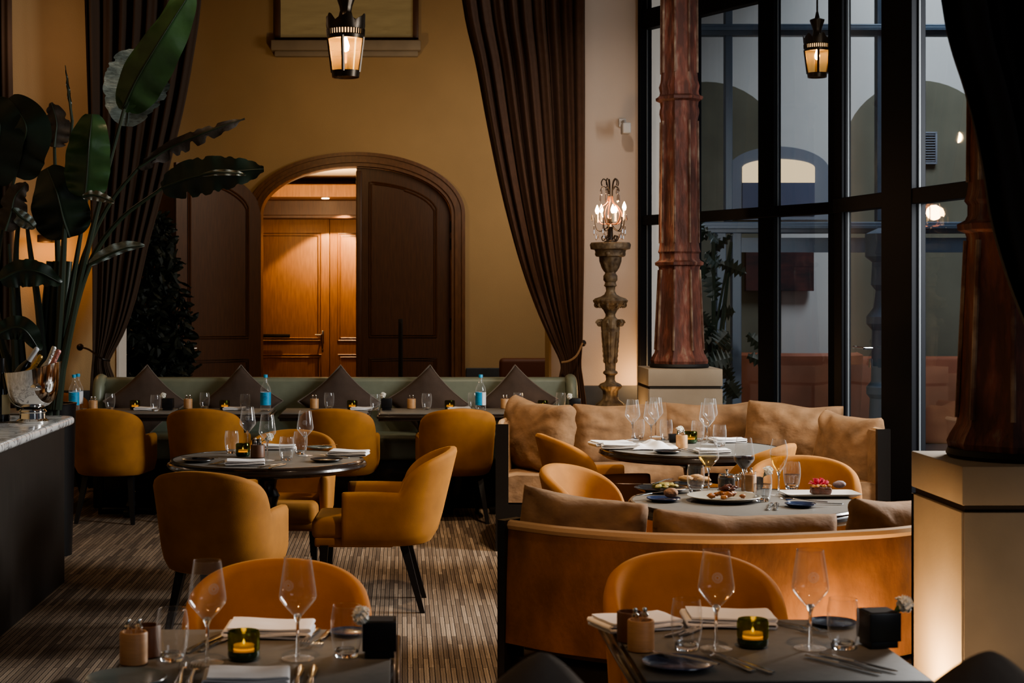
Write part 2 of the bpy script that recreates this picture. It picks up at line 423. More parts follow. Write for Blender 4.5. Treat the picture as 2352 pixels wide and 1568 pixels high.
# door surround: nested mouldings
def arch_band(bm, a0, a1, y0, y1, r0, r1, n=48):
    A = arch_pts(a0, zs, r0, n); B = arch_pts(a1, zs, r1, n)
    rings = [[(p[0],y0,p[1]),(q[0],y0,q[1]),(q[0],y1,q[1]),(p[0],y1,p[1])] for p, q in zip(A, B)]
    loft(bm, rings, True, True)
bm = NB()
arch_band(bm, ao, ao-.035, YB-.06, YB+.05, ro, ro-.035)
arch_band(bm, ao-.035, ao-.075, YB-.035, YB+.05, ro-.035, ro-.075)
arch_band(bm, ao-.075, ao-.105, YB-.05, YB+.05, ro-.075, ro-.105)
arch_band(bm, ao-.105, ai, YB-.02, YB+.28, ro-.105, ri)
struct('trim_3', bm, M['wood_trim'], smooth=True, angle=30)

# door leaves with arched head (local: hinge at x=0, extends +x, front at y=0)
def leaf(name, M_, loc, rz, mirror, hinge_label=None):
    w = ai-.005; th = .055
    def head(x):                     # x measured from hinge
        t = (ai-x)/ai; t = max(0, min(1, t))
        return zs+ri*math.sqrt(max(0, 1-t*t))-.006
    root = thing(name, None, None, loc, rz); root['kind'] = 'structure'
    s = -1 if mirror else 1
    bm = NB()
    N = 28; pts = [(0,0)]+[(w, 0)]
    xs = [w*(1-i/N) for i in range(N+1)]
    pts = [(0,0),(w,0)]+[(x, head(x)) for x in xs if True]
    front = [(s*x, 0, z) for x, z in pts]; back = [(s*x, th, z) for x, z in pts]
    loft(bm, [front, back], True, True)
    make('door_slab', bm, M_, root, True, 30)
    bm = NB()                        # mouldings
    m = .15
    def inset(x): 
        t = (ai-x)/(ai-m*.9); t = max(0, min(1, t))
        return zs+(ri-m)*math.sqrt(max(0, 1-t*t))-.0
    arc = [(x, inset(x)) for x in [m*1.0+(w-m*1.9-0)*i/20 for i in range(21)]]
    arc = [(m, 1.15)]+[(m, 1.15+(zs-1.15)*k/3) for k in (1,2)]+arc[0:]+[(arc[-1][0], 1.15), (m, 1.15)]
    for off in (0, .022):
        tube(bm, [(s*(x+(off if x < w/2 else -off)), -.004, z-(off if z > 1.5 else -off)) for x, z in arc], .009, 6)
    for (za, zb) in ((.2, .93),):
        for off in (0, .022):
            tube(bm, [(s*(m+off),-.004,za+off),(s*(w-m*.9-off),-.004,za+off),(s*(w-m*.9-off),-.004,zb-off),(s*(m+off),-.004,zb-off),(s*(m+off),-.004,za+off)], .009, 6)
    make('panel_moulding', bm, M_, root, True)
    return root
dr = leaf('door_1', M['wood_dark'], (ax+ai-.004, YB+.10, 0), 0, True)
for z in (H-(520-HY)/S, H-(560-HY)/S, H-(745-HY)/S):
    bm = NB(); tube(bm, [(0,-.012,z-.06),(0,-.012,z+.06)], .012, 10)
    make('hinge', bm, M['iron'], dr)
bm = NB(); box(bm, -ai+.0, -ai+.06, -.02, .0, 0, zs+ri-.04, .006)
make('meeting_stile', bm, M['wood_dark'], dr)
dl = leaf('door_2', M['wood_dark'], (ax-ai+.004, YB-.03, 0), PI+math.radians(36), True)
dl.scale = (1, -1, 1)
dl.rotation_euler = (0,0,math.radians(36)); dl.scale = (1, 1, 1)
hb = NB(); tube(hb, [(-ai+.09,-.06,1.05),(-ai+.20,-.065,1.055)], .009, 8); tube(hb, [(-ai+.09,0,1.05),(-ai+.09,-.06,1.05)], .011, 8)
box(hb, -ai+.075, -ai+.105, -.008, 0, .93, 1.10, .003)
make('door_handle', hb, M['steel'], dl)

# vestibule behind the arch
bm = NB()
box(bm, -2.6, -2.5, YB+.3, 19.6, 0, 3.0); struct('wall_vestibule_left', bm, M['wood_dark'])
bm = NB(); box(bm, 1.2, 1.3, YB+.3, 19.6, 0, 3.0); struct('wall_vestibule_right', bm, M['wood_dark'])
bm = NB(); box(bm, -2.6, 1.3, YB+.3, 19.6, 2.98, 3.05); struct('trim_4', bm, M['cream'])
bm = NB(); box(bm, -2.5, 1.2, 18.6, 19.45, 2.72, 2.868, .01); struct('trim_5', bm, M['wood'])
bm = NB(); box(bm, -2.5, 1.2, 19.2, 19.44, 2.51, 2.72, .01); box(bm, -2.5, 1.2, 19.17, 19.3, 2.50, 2.54, .008); struct('trim_6', bm, M['wood_dark'])
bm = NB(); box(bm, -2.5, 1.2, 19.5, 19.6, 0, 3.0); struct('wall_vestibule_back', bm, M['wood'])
Si = F/19.4
def inner_leaf(name, x0, x1):
    root = thing(name, None, None, ((x0+x1)/2, 19.4, 0)); root['kind'] = 'structure'
    w = (x1-x0)/2
    bm = NB(); box(bm, -w, w, 0, .05, 0, 2.50, .004); make('door_slab', bm, M['wood'], root)
    bm = NB()
    for (za, zb) in ((1.04, 2.33), (.15, .87)):
        for off in (0, .03):
            q = w-.10-off
            tube(bm, [(-q,-.003,za+off),(q,-.003,za+off),(q,-.003,zb-off),(-q,-.003,zb-off),(-q,-.003,za+off)], .011, 6)
    make('panel_moulding', bm, M['wood'], root)
    return root
xm = (757-CX)/Si
d3 = inner_leaf('door_3', xm-.98, xm-.003)
hb = NB(); tube(hb, [(.40,0,1.11),(.40,-.07,1.11),(.32,-.075,1.11)], .011, 8); tube(hb, [(.40,-.07,1.12),(.41,-.075,.90)], .014, 8); box(hb, .375,.425,-.008,0,1.0,1.16,.003)
make('door_handle', hb, M['steel'], d3)
hb = NB(); box(hb, -.42,.02,-.09,-.05,1.075,1.12,.006); box(hb,-.42,-.36,-.06,0,1.06,1.18,.004)
make('push_bar', hb, M['iron'], d3)
inner_leaf('door_4', xm+.003, xm+.98)
bm = NB(); lathe(bm, [(0,0),(.035,0),(.045,.004),(.045,.01)], 20); 
o = tag(make('recessed_downlight', bm, M['bulb'], None, loc=Q(745,440,18.6)+Vector((0,.25,0))), 'small round recessed spotlight glowing in the wooden lintel behind the arch', 'downlight')
o.location.z = 2.713

# high window with blind
x0, x1 = (645-CX)/S, (948-CX)/S
zb = H-(92-HY)/S
wt = thing('window_1', None, None, ((x0+x1)/2, YB-.01, zb)); wt['kind'] = 'structure'
w = (x1-x0)/2
bm = NB()
for a, b, c, d in ((-w-.06,-w,0,1.6),(w,w+.06,0,1.6),(-w-.06,w+.06,-.03,.02)): box(bm, a, b, -.05, .02, c, d, .005)
make('window_frame', bm, M['wood_dark'], wt)
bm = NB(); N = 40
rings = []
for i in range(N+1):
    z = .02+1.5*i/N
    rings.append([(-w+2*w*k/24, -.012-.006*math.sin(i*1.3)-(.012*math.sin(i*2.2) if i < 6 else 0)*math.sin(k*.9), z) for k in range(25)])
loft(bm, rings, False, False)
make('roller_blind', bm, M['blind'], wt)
bm = NB(); box(bm, (625-CX)/S, (966-CX)/S, YB-.16, YB-.002, H-(120-HY)/S, H-(97-HY)/S, .01)
box(bm, (632-CX)/S, (960-CX)/S, YB-.10, YB-.002, H-(132-HY)/S, H-(120-HY)/S, .01)
struct('trim_7', bm, M['stone'], smooth=True)

# ------------------------------------------------------------------ window wall on the right (two facets)
A0 = Vector((Q(1478,0,YM).x, YM, 0)); dA = Vector((.465,-.885,0)).normalized()
def hit(px, o, d):                # parameter t where the facet is seen at column px
    r = (px-CX)/F
    return (r*o.y-o.x)/(d.x-r*d.y)
tA = hit(1926, A0, dA); B0 = A0+dA*tA
dB = Vector((.167,-.986,0)).normalized()
def bar(bm, o, d, t0, t1, z0, z1, dep, off=0, bev=.004):
    n = Vector((-d.y, d.x, 0))
    if n.y < 0 and False: n = -n
    Mx = Matrix((( d.x, n.x, 0, o.x), (d.y, n.y, 0, o.y), (0,0,1,0), (0,0,0,1)))
    box(bm, t0, t1, off-dep/2, off+dep/2, z0, z1, bev, 1, Mx)
ZT = 6.0
def window(name, o, d, t0, t1, posts, rails, beads):
    root = thing(name, None, None, tuple(o)); root['kind'] = 'structure'
    z = Vector((0,0,0))
    bm = NB()
    for a, b, dep in posts: bar(bm, z, d, a, b, 0, ZT, dep)
    make('window_frame', bm, M['wframe'], root, False)
    bm = NB()
    for z0, z1 in rails: bar(bm, z, d, t0, t1, z0, z1, .09)
    make('transom', bm, M['wframe'], root, False)
    bm = NB()
    for a in beads: bar(bm, z, d, a, a+.006, .1, ZT, .012, 0, .001)
    make('glazing_bead', bm, M['bead'], root, False)
    bm = NB(); 
    for (a, b) in [(posts[i][1], posts[i+1][0]) for i in range(len(posts)-1)]:
        bm.faces.new([bm.verts.new(z+d*t+Vector((0,0,h))) for t, h in ((a,.02),(b,.02),(b,ZT),(a,ZT))])
    g = make('window_pane', bm, M['win'], root, False)
    return root
hA = lambda px: hit(px, A0, dA); hB = lambda px: hit(px, B0, dB)
window('window_2', A0, dA, 0, tA, [(0, hA(1484), .12), (hA(1598), hA(1606), .05), (hA(1749), hA(1786), .07), (hA(1910), tA+.04, .07)],
       [(0,.25),(2.17,2.25),(3.79,3.95)], [hA(1486), hA(1786)])
# narrower glazed strip beside the wall: extra rails
wB = window('window_3', B0, dB, 0, 3.4, [(-.04, hB(1944), .07), (hB(2040), hB(2110), .10), (hB(2250), hB(2290), .14), (3.3, 3.4, .14)],
       [(0,.28),(2.17,2.27)], [hB(1948), hB(2112)])
bm = NB()
pH = Q(1990, 798, (B0+dB*hB(1990)).y)
# lever handle on the glazed door
n = Vector((dB.y, -dB.x, 0)); 
pc = B0+dB*hB(2008); pc.z = pH.z
tube(bm, [pc-B0+Vector((-.02,-.02,0)), pc-B0+Vector((-.08,-.04,0)), pc-B0-dB*.15+Vector((-.085,-.04,.004))], .009, 8)
tube(bm, [pc-B0+Vector((-.03,-.02,-.13)), pc-B0+Vector((-.03,-.02,-.10)), pc-B0+Vector((-.03,-.02,-.07))], .014, 8)
make('door_handle', bm, M['chrome'], wB)

# ------------------------------------------------------------------ courtyard outside
bm = NB(); box(bm, 2.1, 12, 8.9, 19, -.14, -.02); struct('ground', bm, M['cobble'])
YO = 18.0; So = F/YO
def narch(cx, hw, zsp, rise, n=24): return [(cx-hw,0)]+[(cx-hw*math.cos(PI*i/n), zsp+rise*math.sin(PI*i/n)) for i in range(n+1)]+[(cx+hw,0)]
bm = NB(); box(bm, 2.05, 12, YO, YO+.3, 0, 9); struct('wall_courtyard', bm, M['ext'])
bm = NB(); box(bm, 2.051, 2.4, YM+.36, YO, 0, 9); struct('wall_courtyard_left', bm, M['ext'])
def niche(cpx, hwpx, apexpx, springpx):
    pts = narch((cpx-CX)/So, hwpx/So, H-(springpx-HY)/So, (springpx-apexpx)/So)
    bm = NB(); loft(bm, [[(x, YO-.012, z) for x, z in pts], [(x, YO+.1, z) for x, z in pts]], True, True)
    return bm
struct('trim_8', niche(1622, 172, 188, 345), M['ext_dark'])
struct('trim_9', niche(2112, 172, 185, 340), M['ext_dark'])
pts = narch((1786-CX)/So, 118/So, H-(395-HY)/So, 58/So)
pts2 = [(x, z) if z > 0 else (x, H-(505-HY)/So) for x, z in pts]
wc = thing('window_4', None, None, (0,YO-.02,0)); wc['kind'] = 'structure'
bm = NB(); loft(bm, [[(x, -.02, z) for x, z in pts2], [(x, .0, z) for x, z in pts2]], True, True); make('surround', bm, M['ext_sur'], wc, False)
pts = narch((1786-CX)/So, 83/So, H-(386-HY)/So, 20/So)
p3 = [(x, z) if z > 0 else (x, H-(420-HY)/So) for x, z in pts]
bm = NB(); loft(bm, [[(x, -.03, z) for x, z in p3], [(x, -.02, z) for x, z in p3]], True, True); make('lit_pane', bm, M['warmwin'], wc, False)
bm = NB(); box(bm, (1703-CX)/So, (1869-CX)/So, -.03, -.02, H-(495-HY)/So, H-(420-HY)/So); make('dark_pane', bm, M['bluewin'], wc, False)
# vent grille
vg = thing('vent_grille', 'grey louvred vent grille in the right-hand arched niche outside', 'vent', Q(2132, 340, YO-.05))
bm = NB()
for a in (-1, 1):
    box(bm, a*.085-.01, a*.085+.01, -.02, .03, -.17, .17, .003); box(bm, -.095, .095, -.02, .03, a*.17-.01, a*.17+.01, .003)
make('frame', bm, M['ext_sur'], vg)
bm = NB()
for i in range(11): box(bm, -.08, .08, -.012, .02, -.15+i*.029, -.138+i*.029, .001)
make('slat', bm, M['ext_sur'], vg)
# blue-grey outer frames
YF = 15.5; Sf = F/YF
bm = NB()
for z in (H-(70-HY)/Sf, H-(523-HY)/Sf):
    box(bm, 2.42, 10, YF-.06, YF+.06, z-.055, z+.055, .01); box(bm, 2.42, 10, YF-.09, YF-.06, z-.012, z+.022, .004)
for px, w_ in ((1672,.07),(2022,.09)): 
    x = (px-CX)/Sf; box(bm, x-w_/2, x+w_/2, YF-.05, YF+.05, 2.3, 7, .006)
for px in (1690, 1655):
    x = (px-CX)/Sf; box(bm, x-.045, x+.045, YF-.05, YF+.05, 0, 2.2, .006)
struct('trim_10', bm, M['bframe'])
bm = NB(); box(bm, (1700-CX)/Sf, 10, YF-.04, YF+.04, 2.0, 2.14); struct('trim_11', bm, M['bframe'])
# canvas and terracotta bench
bm = NB(); a = Q(1712,555,17.9); b = Q(1868,668,17.9); box(bm, a.x, b.x, 17.87, 17.95, b.z, a.z, .004)
tag(make('wall_canvas', bm, M['artmat'], None, False), 'large dark red abstract canvas on the pale wall outside the glass', 'picture')
tb = thing('curved_bench', 'terracotta leather curved bench behind the middle window pane', 'bench', (Q(1830,0,16.7).x, 16.7, 0))
bm = NB(); rings = []
for i in range(25):
    t = PI+ PI*i/24
    c, s = math.cos(t), math.sin(t)
    rings.append([( .62*c, .35*s, 0), (.66*c, .38*s, .5), (.68*c, .40*s, .97), (.62*c,.36*s,1.0), (.56*c, .30*s, .97), (.54*c,.28*s,0)])
loft(bm, rings, True, True); make('backrest', bm, M['terra'], tb)
bm = NB(); box(bm, -.5,.5,-.1,.25,.1,.45,.04); make('seat', bm, M['terra'], tb)
tb2 = put(lambda: None, (0,0,0)) if False else None
bm = NB(); box(bm, Q(1700,0,17.6).x, Q(2350,0,17.6).x, 17.4, 17.7, -.02, H-(818-HY)*17.6/F, .04)
tag(make('terracotta_banquette', bm, M['terra'], None), 'long terracotta wall bench under the canvas outside', 'bench')
# cast iron lamp post outside
lp = thing('cast_iron_post', 'dark cast iron post with stepped foot outside the glazed door', 'post', (Q(2030,0,14.2).x, 14.2, -.02))
bm = NB(); k = F/14.2
prof = [(.0,0),(.30,0),(.30,.12),(.24,.16),(.24,.28),(.17,.34),(.13,.45),(.12,.7),(.15,.74),(.15,.8),(.11,.85),(.10,1.3),(.15,1.36),(.15,1.42),(.09,1.5),(.07,1.65),(.11,1.7),(.10,1.9),(.16,1.95),(.16,2.15),(.05,2.2),(0,2.2)]
lathe(bm, prof, 16); make('shaft', bm, M['bframe'], lp, True, 30)
# monstera outside
mo = thing('monstera_plant', 'dark split-leaf monstera climbing behind the rusty column', 'plant', (Q(1650,0,14.9).x, 14.9, -.02))
bm = NB()
def cardleaf(bm, c, L, Wd, ang, tilt, n=8, jag=.0):
    c = Vector(c); Mx = Matrix.Translation(c) @ Matrix.Rotation(ang, 4, 'Y') @ Matrix.Rotation(tilt, 4, 'Z')
    prev = None
    for i in range(n+1):
        s = i/n
        w = Wd*math.sin(PI*min(1, s*.93+.07))**.7*(1 - (jag if i % 2 else 0))
        a = [Mx @ Vector((-w, .02*abs(s-.5), s*L)), Mx @ Vector((0, 0, s*L)), Mx @ Vector((w, .02, s*L))]
        a = [bm.verts.new(v) for v in a]
        if prev:
            bm.faces.new((prev[0],prev[1],a[1],a[0])); bm.faces.new((prev[1],prev[2],a[2],a[1]))
        prev = a
for i in range(34):
    z = .55+1.7*random.random()
    cardleaf(bm, (random.uniform(-.24,.12), random.uniform(-.1,.1), z), random.uniform(.18,.32), random.uniform(.07,.12), random.uniform(-2.6,2.6), random.uniform(-.8,.8), 12, .55)
for z in (.95, 1.15): cardleaf(bm, (.26,-.05,z+.1), .28, .08, random.uniform(1.7,2.6), 0, 12, .5)
make('foliage', bm, M['leaf_d'], mo, False)
bm = NB()
for i in range(5): tube(bm, [(0,0,0),(random.uniform(-.1,.1),0,.9),(random.uniform(-.2,.15),0,2.1)], .012, 6, 10)
make('stem', bm, M['stalk'], mo)
bm = NB(); lathe(bm, [(0,0),(.16,0),(.22,.45),(.20,.45),(.18,.42),(0,.42)], 20); make('pot', bm, M['blackbox'], mo)

# ------------------------------------------------------------------ curtains
def curtain(name, d, levels, nf, amp, m, label, cat='curtain', nu=160, rows=60, seed=0, tie=None):
    root = thing(name, label, cat, (Q(levels[0][1],0,d).x, d, 0))
    ox = root.location.x
    L = [(H-(py-HY)*d/F, (a-CX)*d/F, (b-CX)*d/F) for py, a, b in levels]
    L.sort(key=lambda t: -t[0])
    pts = bez([Vector(l) for l in L], rows)
    bm = NB(); rings = []
    wmax = max(p.z-p.y for p in pts)
    ph = [random.uniform(-.35,.35) for _ in range(64)]
    for r, p in enumerate(pts):
        z, a, b = p
        k = ((b-a)/wmax)
        ring = []
        for i in range(nu+1):
            u = i/nu
            s = u*nf; c = int(s) % 64
            w = math.sin(2*PI*s+ph[c]*math.sin(PI*(s-int(s))))+.35*math.sin(2*PI*s*2.3+seed)
            x = a+(b-a)*u+.15*amp*math.cos(2*PI*s)
            y = amp*w*(k**.35)*(.8+.2*noise.noise(Vector((u*9,z*.6,seed))))
            ring.append((x-ox, y, max(z, .01)))
        rings.append(ring)
    loft(bm, rings, False, False)
    make('drape', bm, m, root, True, 180)
    return root
cr = curtain('curtain', 13.1, [(-700,1005,1344),(-300,1030,1342),(0,1058,1340),(150,1090,1340),(300,1118,1340),(450,1150,1339),(600,1190,1338),(700,1226,1336),(780,1262,1335),(835,1288,1332),(870,1284,1336),(930,1282,1344),(1000,1280,1350),(1110,1278,1354)],
        9, .075, M['curtain'], 'dark brown velvet curtain swept to a tieback beside the torchere stand', seed=1)
o = Vector(cr.location)
bm = NB(); tube(bm, [Q(1338,788,13.0)-o, Q(1325,815,12.93)-o, Q(1308,828,12.92)-o, Q(1290,832,12.95)-o], .008, 6, 12)
make('tieback_cord', bm, M['piping'], cr)
bm = NB(); blob(bm, Q(1339,788,13.2)-o, .028, 2, .1)
make('hook', bm, M['iron'], cr)
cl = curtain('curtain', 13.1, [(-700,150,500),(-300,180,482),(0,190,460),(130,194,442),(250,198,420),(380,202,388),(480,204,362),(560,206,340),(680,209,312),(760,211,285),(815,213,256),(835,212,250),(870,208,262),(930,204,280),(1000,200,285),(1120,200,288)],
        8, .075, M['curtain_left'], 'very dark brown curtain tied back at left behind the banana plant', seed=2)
o = Vector(cl.location)
bm = NB(); tube(bm, [Q(186,797,13.3)-o, Q(205,803,13.1)-o, Q(232,822,12.93)-o, Q(252,828,12.98)-o], .008, 6, 12); blob(bm, Q(184,797,13.3)-o, .03, 2, .1)
make('tieback_hook', bm, M['iron'], cl)
curtain('curtain', 12.9, [(-700,-160,24),(0,-160,25),(250,-160,28),(600,-160,30),(900,-160,30),(1130,-160,30)], 5, .06, M['curtain_left'], 'strip of dark curtain at the far left edge behind the leaves', seed=3)
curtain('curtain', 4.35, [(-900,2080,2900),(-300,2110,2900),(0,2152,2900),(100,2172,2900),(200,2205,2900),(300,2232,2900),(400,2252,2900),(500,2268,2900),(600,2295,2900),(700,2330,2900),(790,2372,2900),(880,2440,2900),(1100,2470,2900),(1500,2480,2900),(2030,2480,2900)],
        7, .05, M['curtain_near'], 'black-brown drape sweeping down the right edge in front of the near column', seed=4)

# ------------------------------------------------------------------ pedestals and columns
def pedestal(x0, x1, y0, y1, ztop, label, seg=None):
    cx, cy = (x0+x1)/2, (y0+y1)/2
    r = thing('stone_pedestal', label, 'pedestal', (cx, cy, 0))
    w, d = (x1-x0)/2, (y1-y0)/2
    cap = .125
    bm = NB(); box(bm, -w, w, -d, d, ztop-cap, ztop, .004); make('cap_block', bm, M['stone'], r)
    bm = NB(); box(bm, -w+.012, w-.012, -d+.012, d-.012, ztop-cap-.022, ztop-cap); box(bm, -w+.02, w-.02, -d+.02, d-.02, 0, ztop-cap-.02); make('joint', bm, M['joint'], r)
    bm = NB(); t = .03
    z1 = ztop-cap-.022
    box(bm, -w+.006, w, -d, -d+t, 0, z1, .002); box(bm, -w, w, d-t, d, 0, z1, .002)
    box(bm, -w, -w+t, -d+.006, d, 0, z1, .002); box(bm, w-t, w, -d+.006, d, 0, z1, .002)
    make('cladding', bm, M['stone'], r, False)
    return r
dl_ = 11.8
px0, px1 = (1489-CX)*dl_/F, (1660-CX)*dl_/F
ZP = 1.05
pedestal(px0, px1, dl_, dl_+.55, ZP, 'grey stone pedestal carrying the rusty column beside the gilded stand')
pxr = (2205-CX)*5.16/F
pedestal(pxr, pxr+.56, 5.14, 5.655, ZP, 'large sandstone pedestal at right glowing warm along its left face')
def column(cx, cy, zb, label, m=None):
    r = thing('cast_iron_column', label, 'column', (cx, cy, zb+.001))
    def oct_(a, z):               # octagonal section with raised corner ribs
        s = PI/4; q = ((a+PI/8) % s)-s/2
        base = math.cos(PI/8)/math.cos(q)
        rib = .045*math.exp(-((abs(q)-s/2)/.06)**2)
        return base*(1+rib)
    bm = NB(); k = F/(dl_+.27)
    def Z(py): return (843-py)/k
    prof = [(0,.03),(.205,.03),(.21,.05),(.20,.075),(.18,.11),(.172,.16),(.163,.4),(.155,.60),(.148,.74),(.152,.755),(.175,.765),(.178,.785),(.152,.80),(.145,.815),(.145,.85),(.155,.865),(.148,.885),
            (.143,.92),(.138,1.5),(.134,1.85),(.145,1.90),(.142,1.93),(.136,1.95),(.140,1.985),(.170,2.0),(.172,2.02),(.145,2.035),(.140,2.06),(.148,2.10),(.136,2.14),(.132,2.2),(.128,3.2),(.126,4.9),(0,4.9)]
    lathe(bm, prof, 64, mod=oct_)
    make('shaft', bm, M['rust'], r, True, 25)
    bm = NB(); lathe(bm, [(0,0),(.215,0),(.222,.012),(.215,.03),(0,.03)], 48); make('gasket', bm, M['rubber'], r)
    bm = NB()
    for j in range(8):
        a = PI/8+j*PI/4 
        for (z0, z1, r0, r1) in ((.13,.73,.176,.149),(.93,1.84,.1415,.1345),(2.2,4.9,.131,.125)):
            c, s = math.cos(a), math.sin(a)
            kk = 1.045
            tube(bm, [(r0*kk*c, r0*kk*s, z0), (r1*kk*c, r1*kk*s, z1)], .009, 6)
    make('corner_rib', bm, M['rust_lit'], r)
    return r
column(Q(1560,0,dl_+.27).x, dl_+.27, ZP, 'rusty red octagonal cast iron column standing before the tall windows')
column(pxr+.275, 5.42, ZP, 'dark rusty column half hidden by the black drape at right')

# ------------------------------------------------------------------ torchere + candelabra
TX, TY = Q(1402,0,12.3).x, 12.3
kz = 12.3/F
def tz(py): return H-(py-HY)*kz
tr = thing('torchere_stand', 'tall carved gilt wooden torchere stand against the pale wall', 'stand', (TX, TY, 0))
prof_px = [(557,0),(557,44),(562,47),(572,45),(574,36),(580,34),(588,34),(590,26),(600,24),(615,19),(622,15),(626,12),(629,13),(633,16),(643,16),(648,12),(652,13),(656,15),(659,11),(668,10),(676,14),(681,21),(685,33),(690,38),(695,36),(699,31),(704,24),(712,16),(722,11),(728,12),(733,17),(738,22),(755,21),(790,17),(830,13.5),(850,12),(853,16),(857,17),(862,11),(872,10),(877,13),(881,22),(886,26),(891,23),(897,17),(910,16),(918,20),(924,27),(929,33),(935,35),(945,40),(960,44),(975,46),(1000,46)]
bm = NB()
def flute(a, z):
    py = HY+(H-z)/kz
    if 680 < py < 702 or 878 < py < 892 or 920 < py < 940: return 1+.06*abs(math.sin(a*9))
    if 735 < py < 850: 
        q = ((a+PI/6) % (PI/3))-PI/6; return .93/math.cos(q)*(1+.03*math.sin(py*.8))
    if 590 < py < 625 or 895 < py < 918: return 1+.06*math.cos(a*8)
    return 1
lathe(bm, [(r*kz, tz(py)) for py, r in prof_px[::-1]], 72, mod=flute)
make('turned_shaft', bm, M['gilt'], tr, True, 50)
bm = NB()
for i in range(6):
    a = i*PI/3+.2
    c, s = math.cos(a), math.sin(a)
    r0, z0 = 20*kz, tz(742)
    pts = []
    for j in range(22):
        t = j/21*2.2*2*PI/1.2; rr = (8.5-j*.33)*kz
        pts.append((c*(r0+6*kz+rr*math.cos(t)), s*(r0+6*kz+rr*math.cos(t)), z0+rr*math.sin(t)))
    b2 = NB(); tube(b2, pts, 2.4*kz, 6); make('scroll', b2, M['gilt'], tr)
    b2 = NB(); blob(b2, (c*30*kz, s*30*kz, tz(583)), 7*kz, 2, .1); make('carved_boss', b2, M['gilt'], tr)
    b2 = NB(); tube(b2, [(c*(20.0-q*.45)*kz, s*(20.0-q*.45)*kz, tz(762+q*5.5)) for q in range(14)], lambda f: (2.4+1.1*math.sin(f*42))*kz, 6); make('carved_leaf_strip', b2, M['gilt'], tr)
for i in range(10):
    a = i*PI/5; bm = NB(); tube(bm, [(math.cos(a)*35*kz, math.sin(a)*35*kz, tz(696)), (math.cos(a)*36*kz, math.sin(a)*36*kz, tz(702)), (math.cos(a)*31*kz, math.sin(a)*31*kz, tz(706))], 2.2*kz, 6, 6); make('carved_drop', bm, M['gilt'], tr)
bm = NB(); box(bm, -.17,.17,-.17,.17,0,tz(998),.01); make('plinth', bm, M['dado'], tr)

cd = thing('candelabra_lamp', 'wrought iron candelabra lamp with crystal drops and glowing flame bulbs', 'lamp', (TX, TY, tz(557)+.001))
def cp(px, py, dy=0): return ((px-1402)*kz, dy, tz(py)-tz(557))
bm = NB(); lathe(bm, [(0,0),(.05,0),(.05,.008),(.022,.02),(.018,.10),(.028,.12),(.014,.14),(.02,.18),(0,.2)], 20)
make('stem', bm, M['iron'], cd)
bm = NB(); bl = NB(); bc = NB(); bb = []
for i in range(5):
    a = i*2*PI/5+.35
    R = Matrix.Rotation(a, 4, 'Z')
    f = lambda pts: [R @ Vector((x*kz, 0, z*kz)) for x, z in pts]
    tube(bm, f([(2,14),(12,8),(17,4),(20,12),(14,16),(10,10)]), .0045, 6, 18)       # foot scrolls
    tube(bm, f([(3,38),(14,30),(24,26),(32,32),(35,44),(36,58)]), .0045, 6, 18)     # candle arm
    tube(bl, f([(4,42),(22,44),(30,62),(22,80),(8,92),(5,106)]), .0042, 6, 20)      # body cage
    tube(bm, f([(5,106),(6,125),(9,140),(16,146),(21,138),(19,130)]), .0042, 6, 18) # plume
    tube(bm, f([(6,120),(13,128),(20,126),(23,118)]), .0035, 6, 12)
    for (x, z, l) in ((23,112,22),(20,124,16),(38,40,26),(33,24,20),(28,20,14),(42,66,18)):
        c = R @ Vector((x*kz, 0, z*kz))
        bc = NB(); lathe(bc, [(0,0),(.004,-.006),(.006,-.4*l*kz),(.0075,-.75*l*kz),(0,-l*kz)], 6, tuple(c)); make('crystal_drop', bc, M['crystal'], cd, False)
make('scroll_arm', bm, M['iron'], cd); make('lit_cage', bl, M['iron_lit'], cd)
for i, (px, py) in enumerate(((1371,486),(1402,486),(1433,478),(1385,482),(1418,482))):
    dy = (-.02,-.14,-.02,.10,.10)[i]
    x, _, z = cp(px, py)
    bm = NB(); lathe(bm, [(0,-.085),(.010,-.085),(.010,-.02),(0,-.02)], 10, (x, dy, z)); c_ = make('candle_sleeve', bm, M['candle'], cd)
    bm = NB(); lathe(bm, [(0,-.022),(.010,-.016),(.016,.004),(.012,.022),(.004,.042),(0,.05)], 12, (x, dy, z)); make('flame_bulb', bm, M['bulb'] if i < 3 else M['bulb_s'], c_)

# small camera on the wall
sp = thing('wall_camera', 'small white security camera bracketed high on the pale wall', 'camera', Q(1436,292,13.2))
bm = NB(); box(bm, -.035,.035,-.10,.03,-.06,.03,.012, 3); make('housing', bm, M['camwhite'], sp)
bm = NB(); tube(bm, [(0,.2,.06),(0,.05,.055),(0,0,.03)], .012, 8, 8); box(bm, -.03,.03,.165,.2,.02,.09,.006); make('bracket', bm, M['camwhite'], sp)
# sconce box on the left wall
sc = thing('wall_sconce', 'small dark box sconce behind the banana leaves washing the wall', 'lamp', Q(105,548,13.25))
bm = NB(); box(bm, -.06,.06,-.05,.14,-.03,.03,.004); make('housing', bm, M['bronze'], sc)

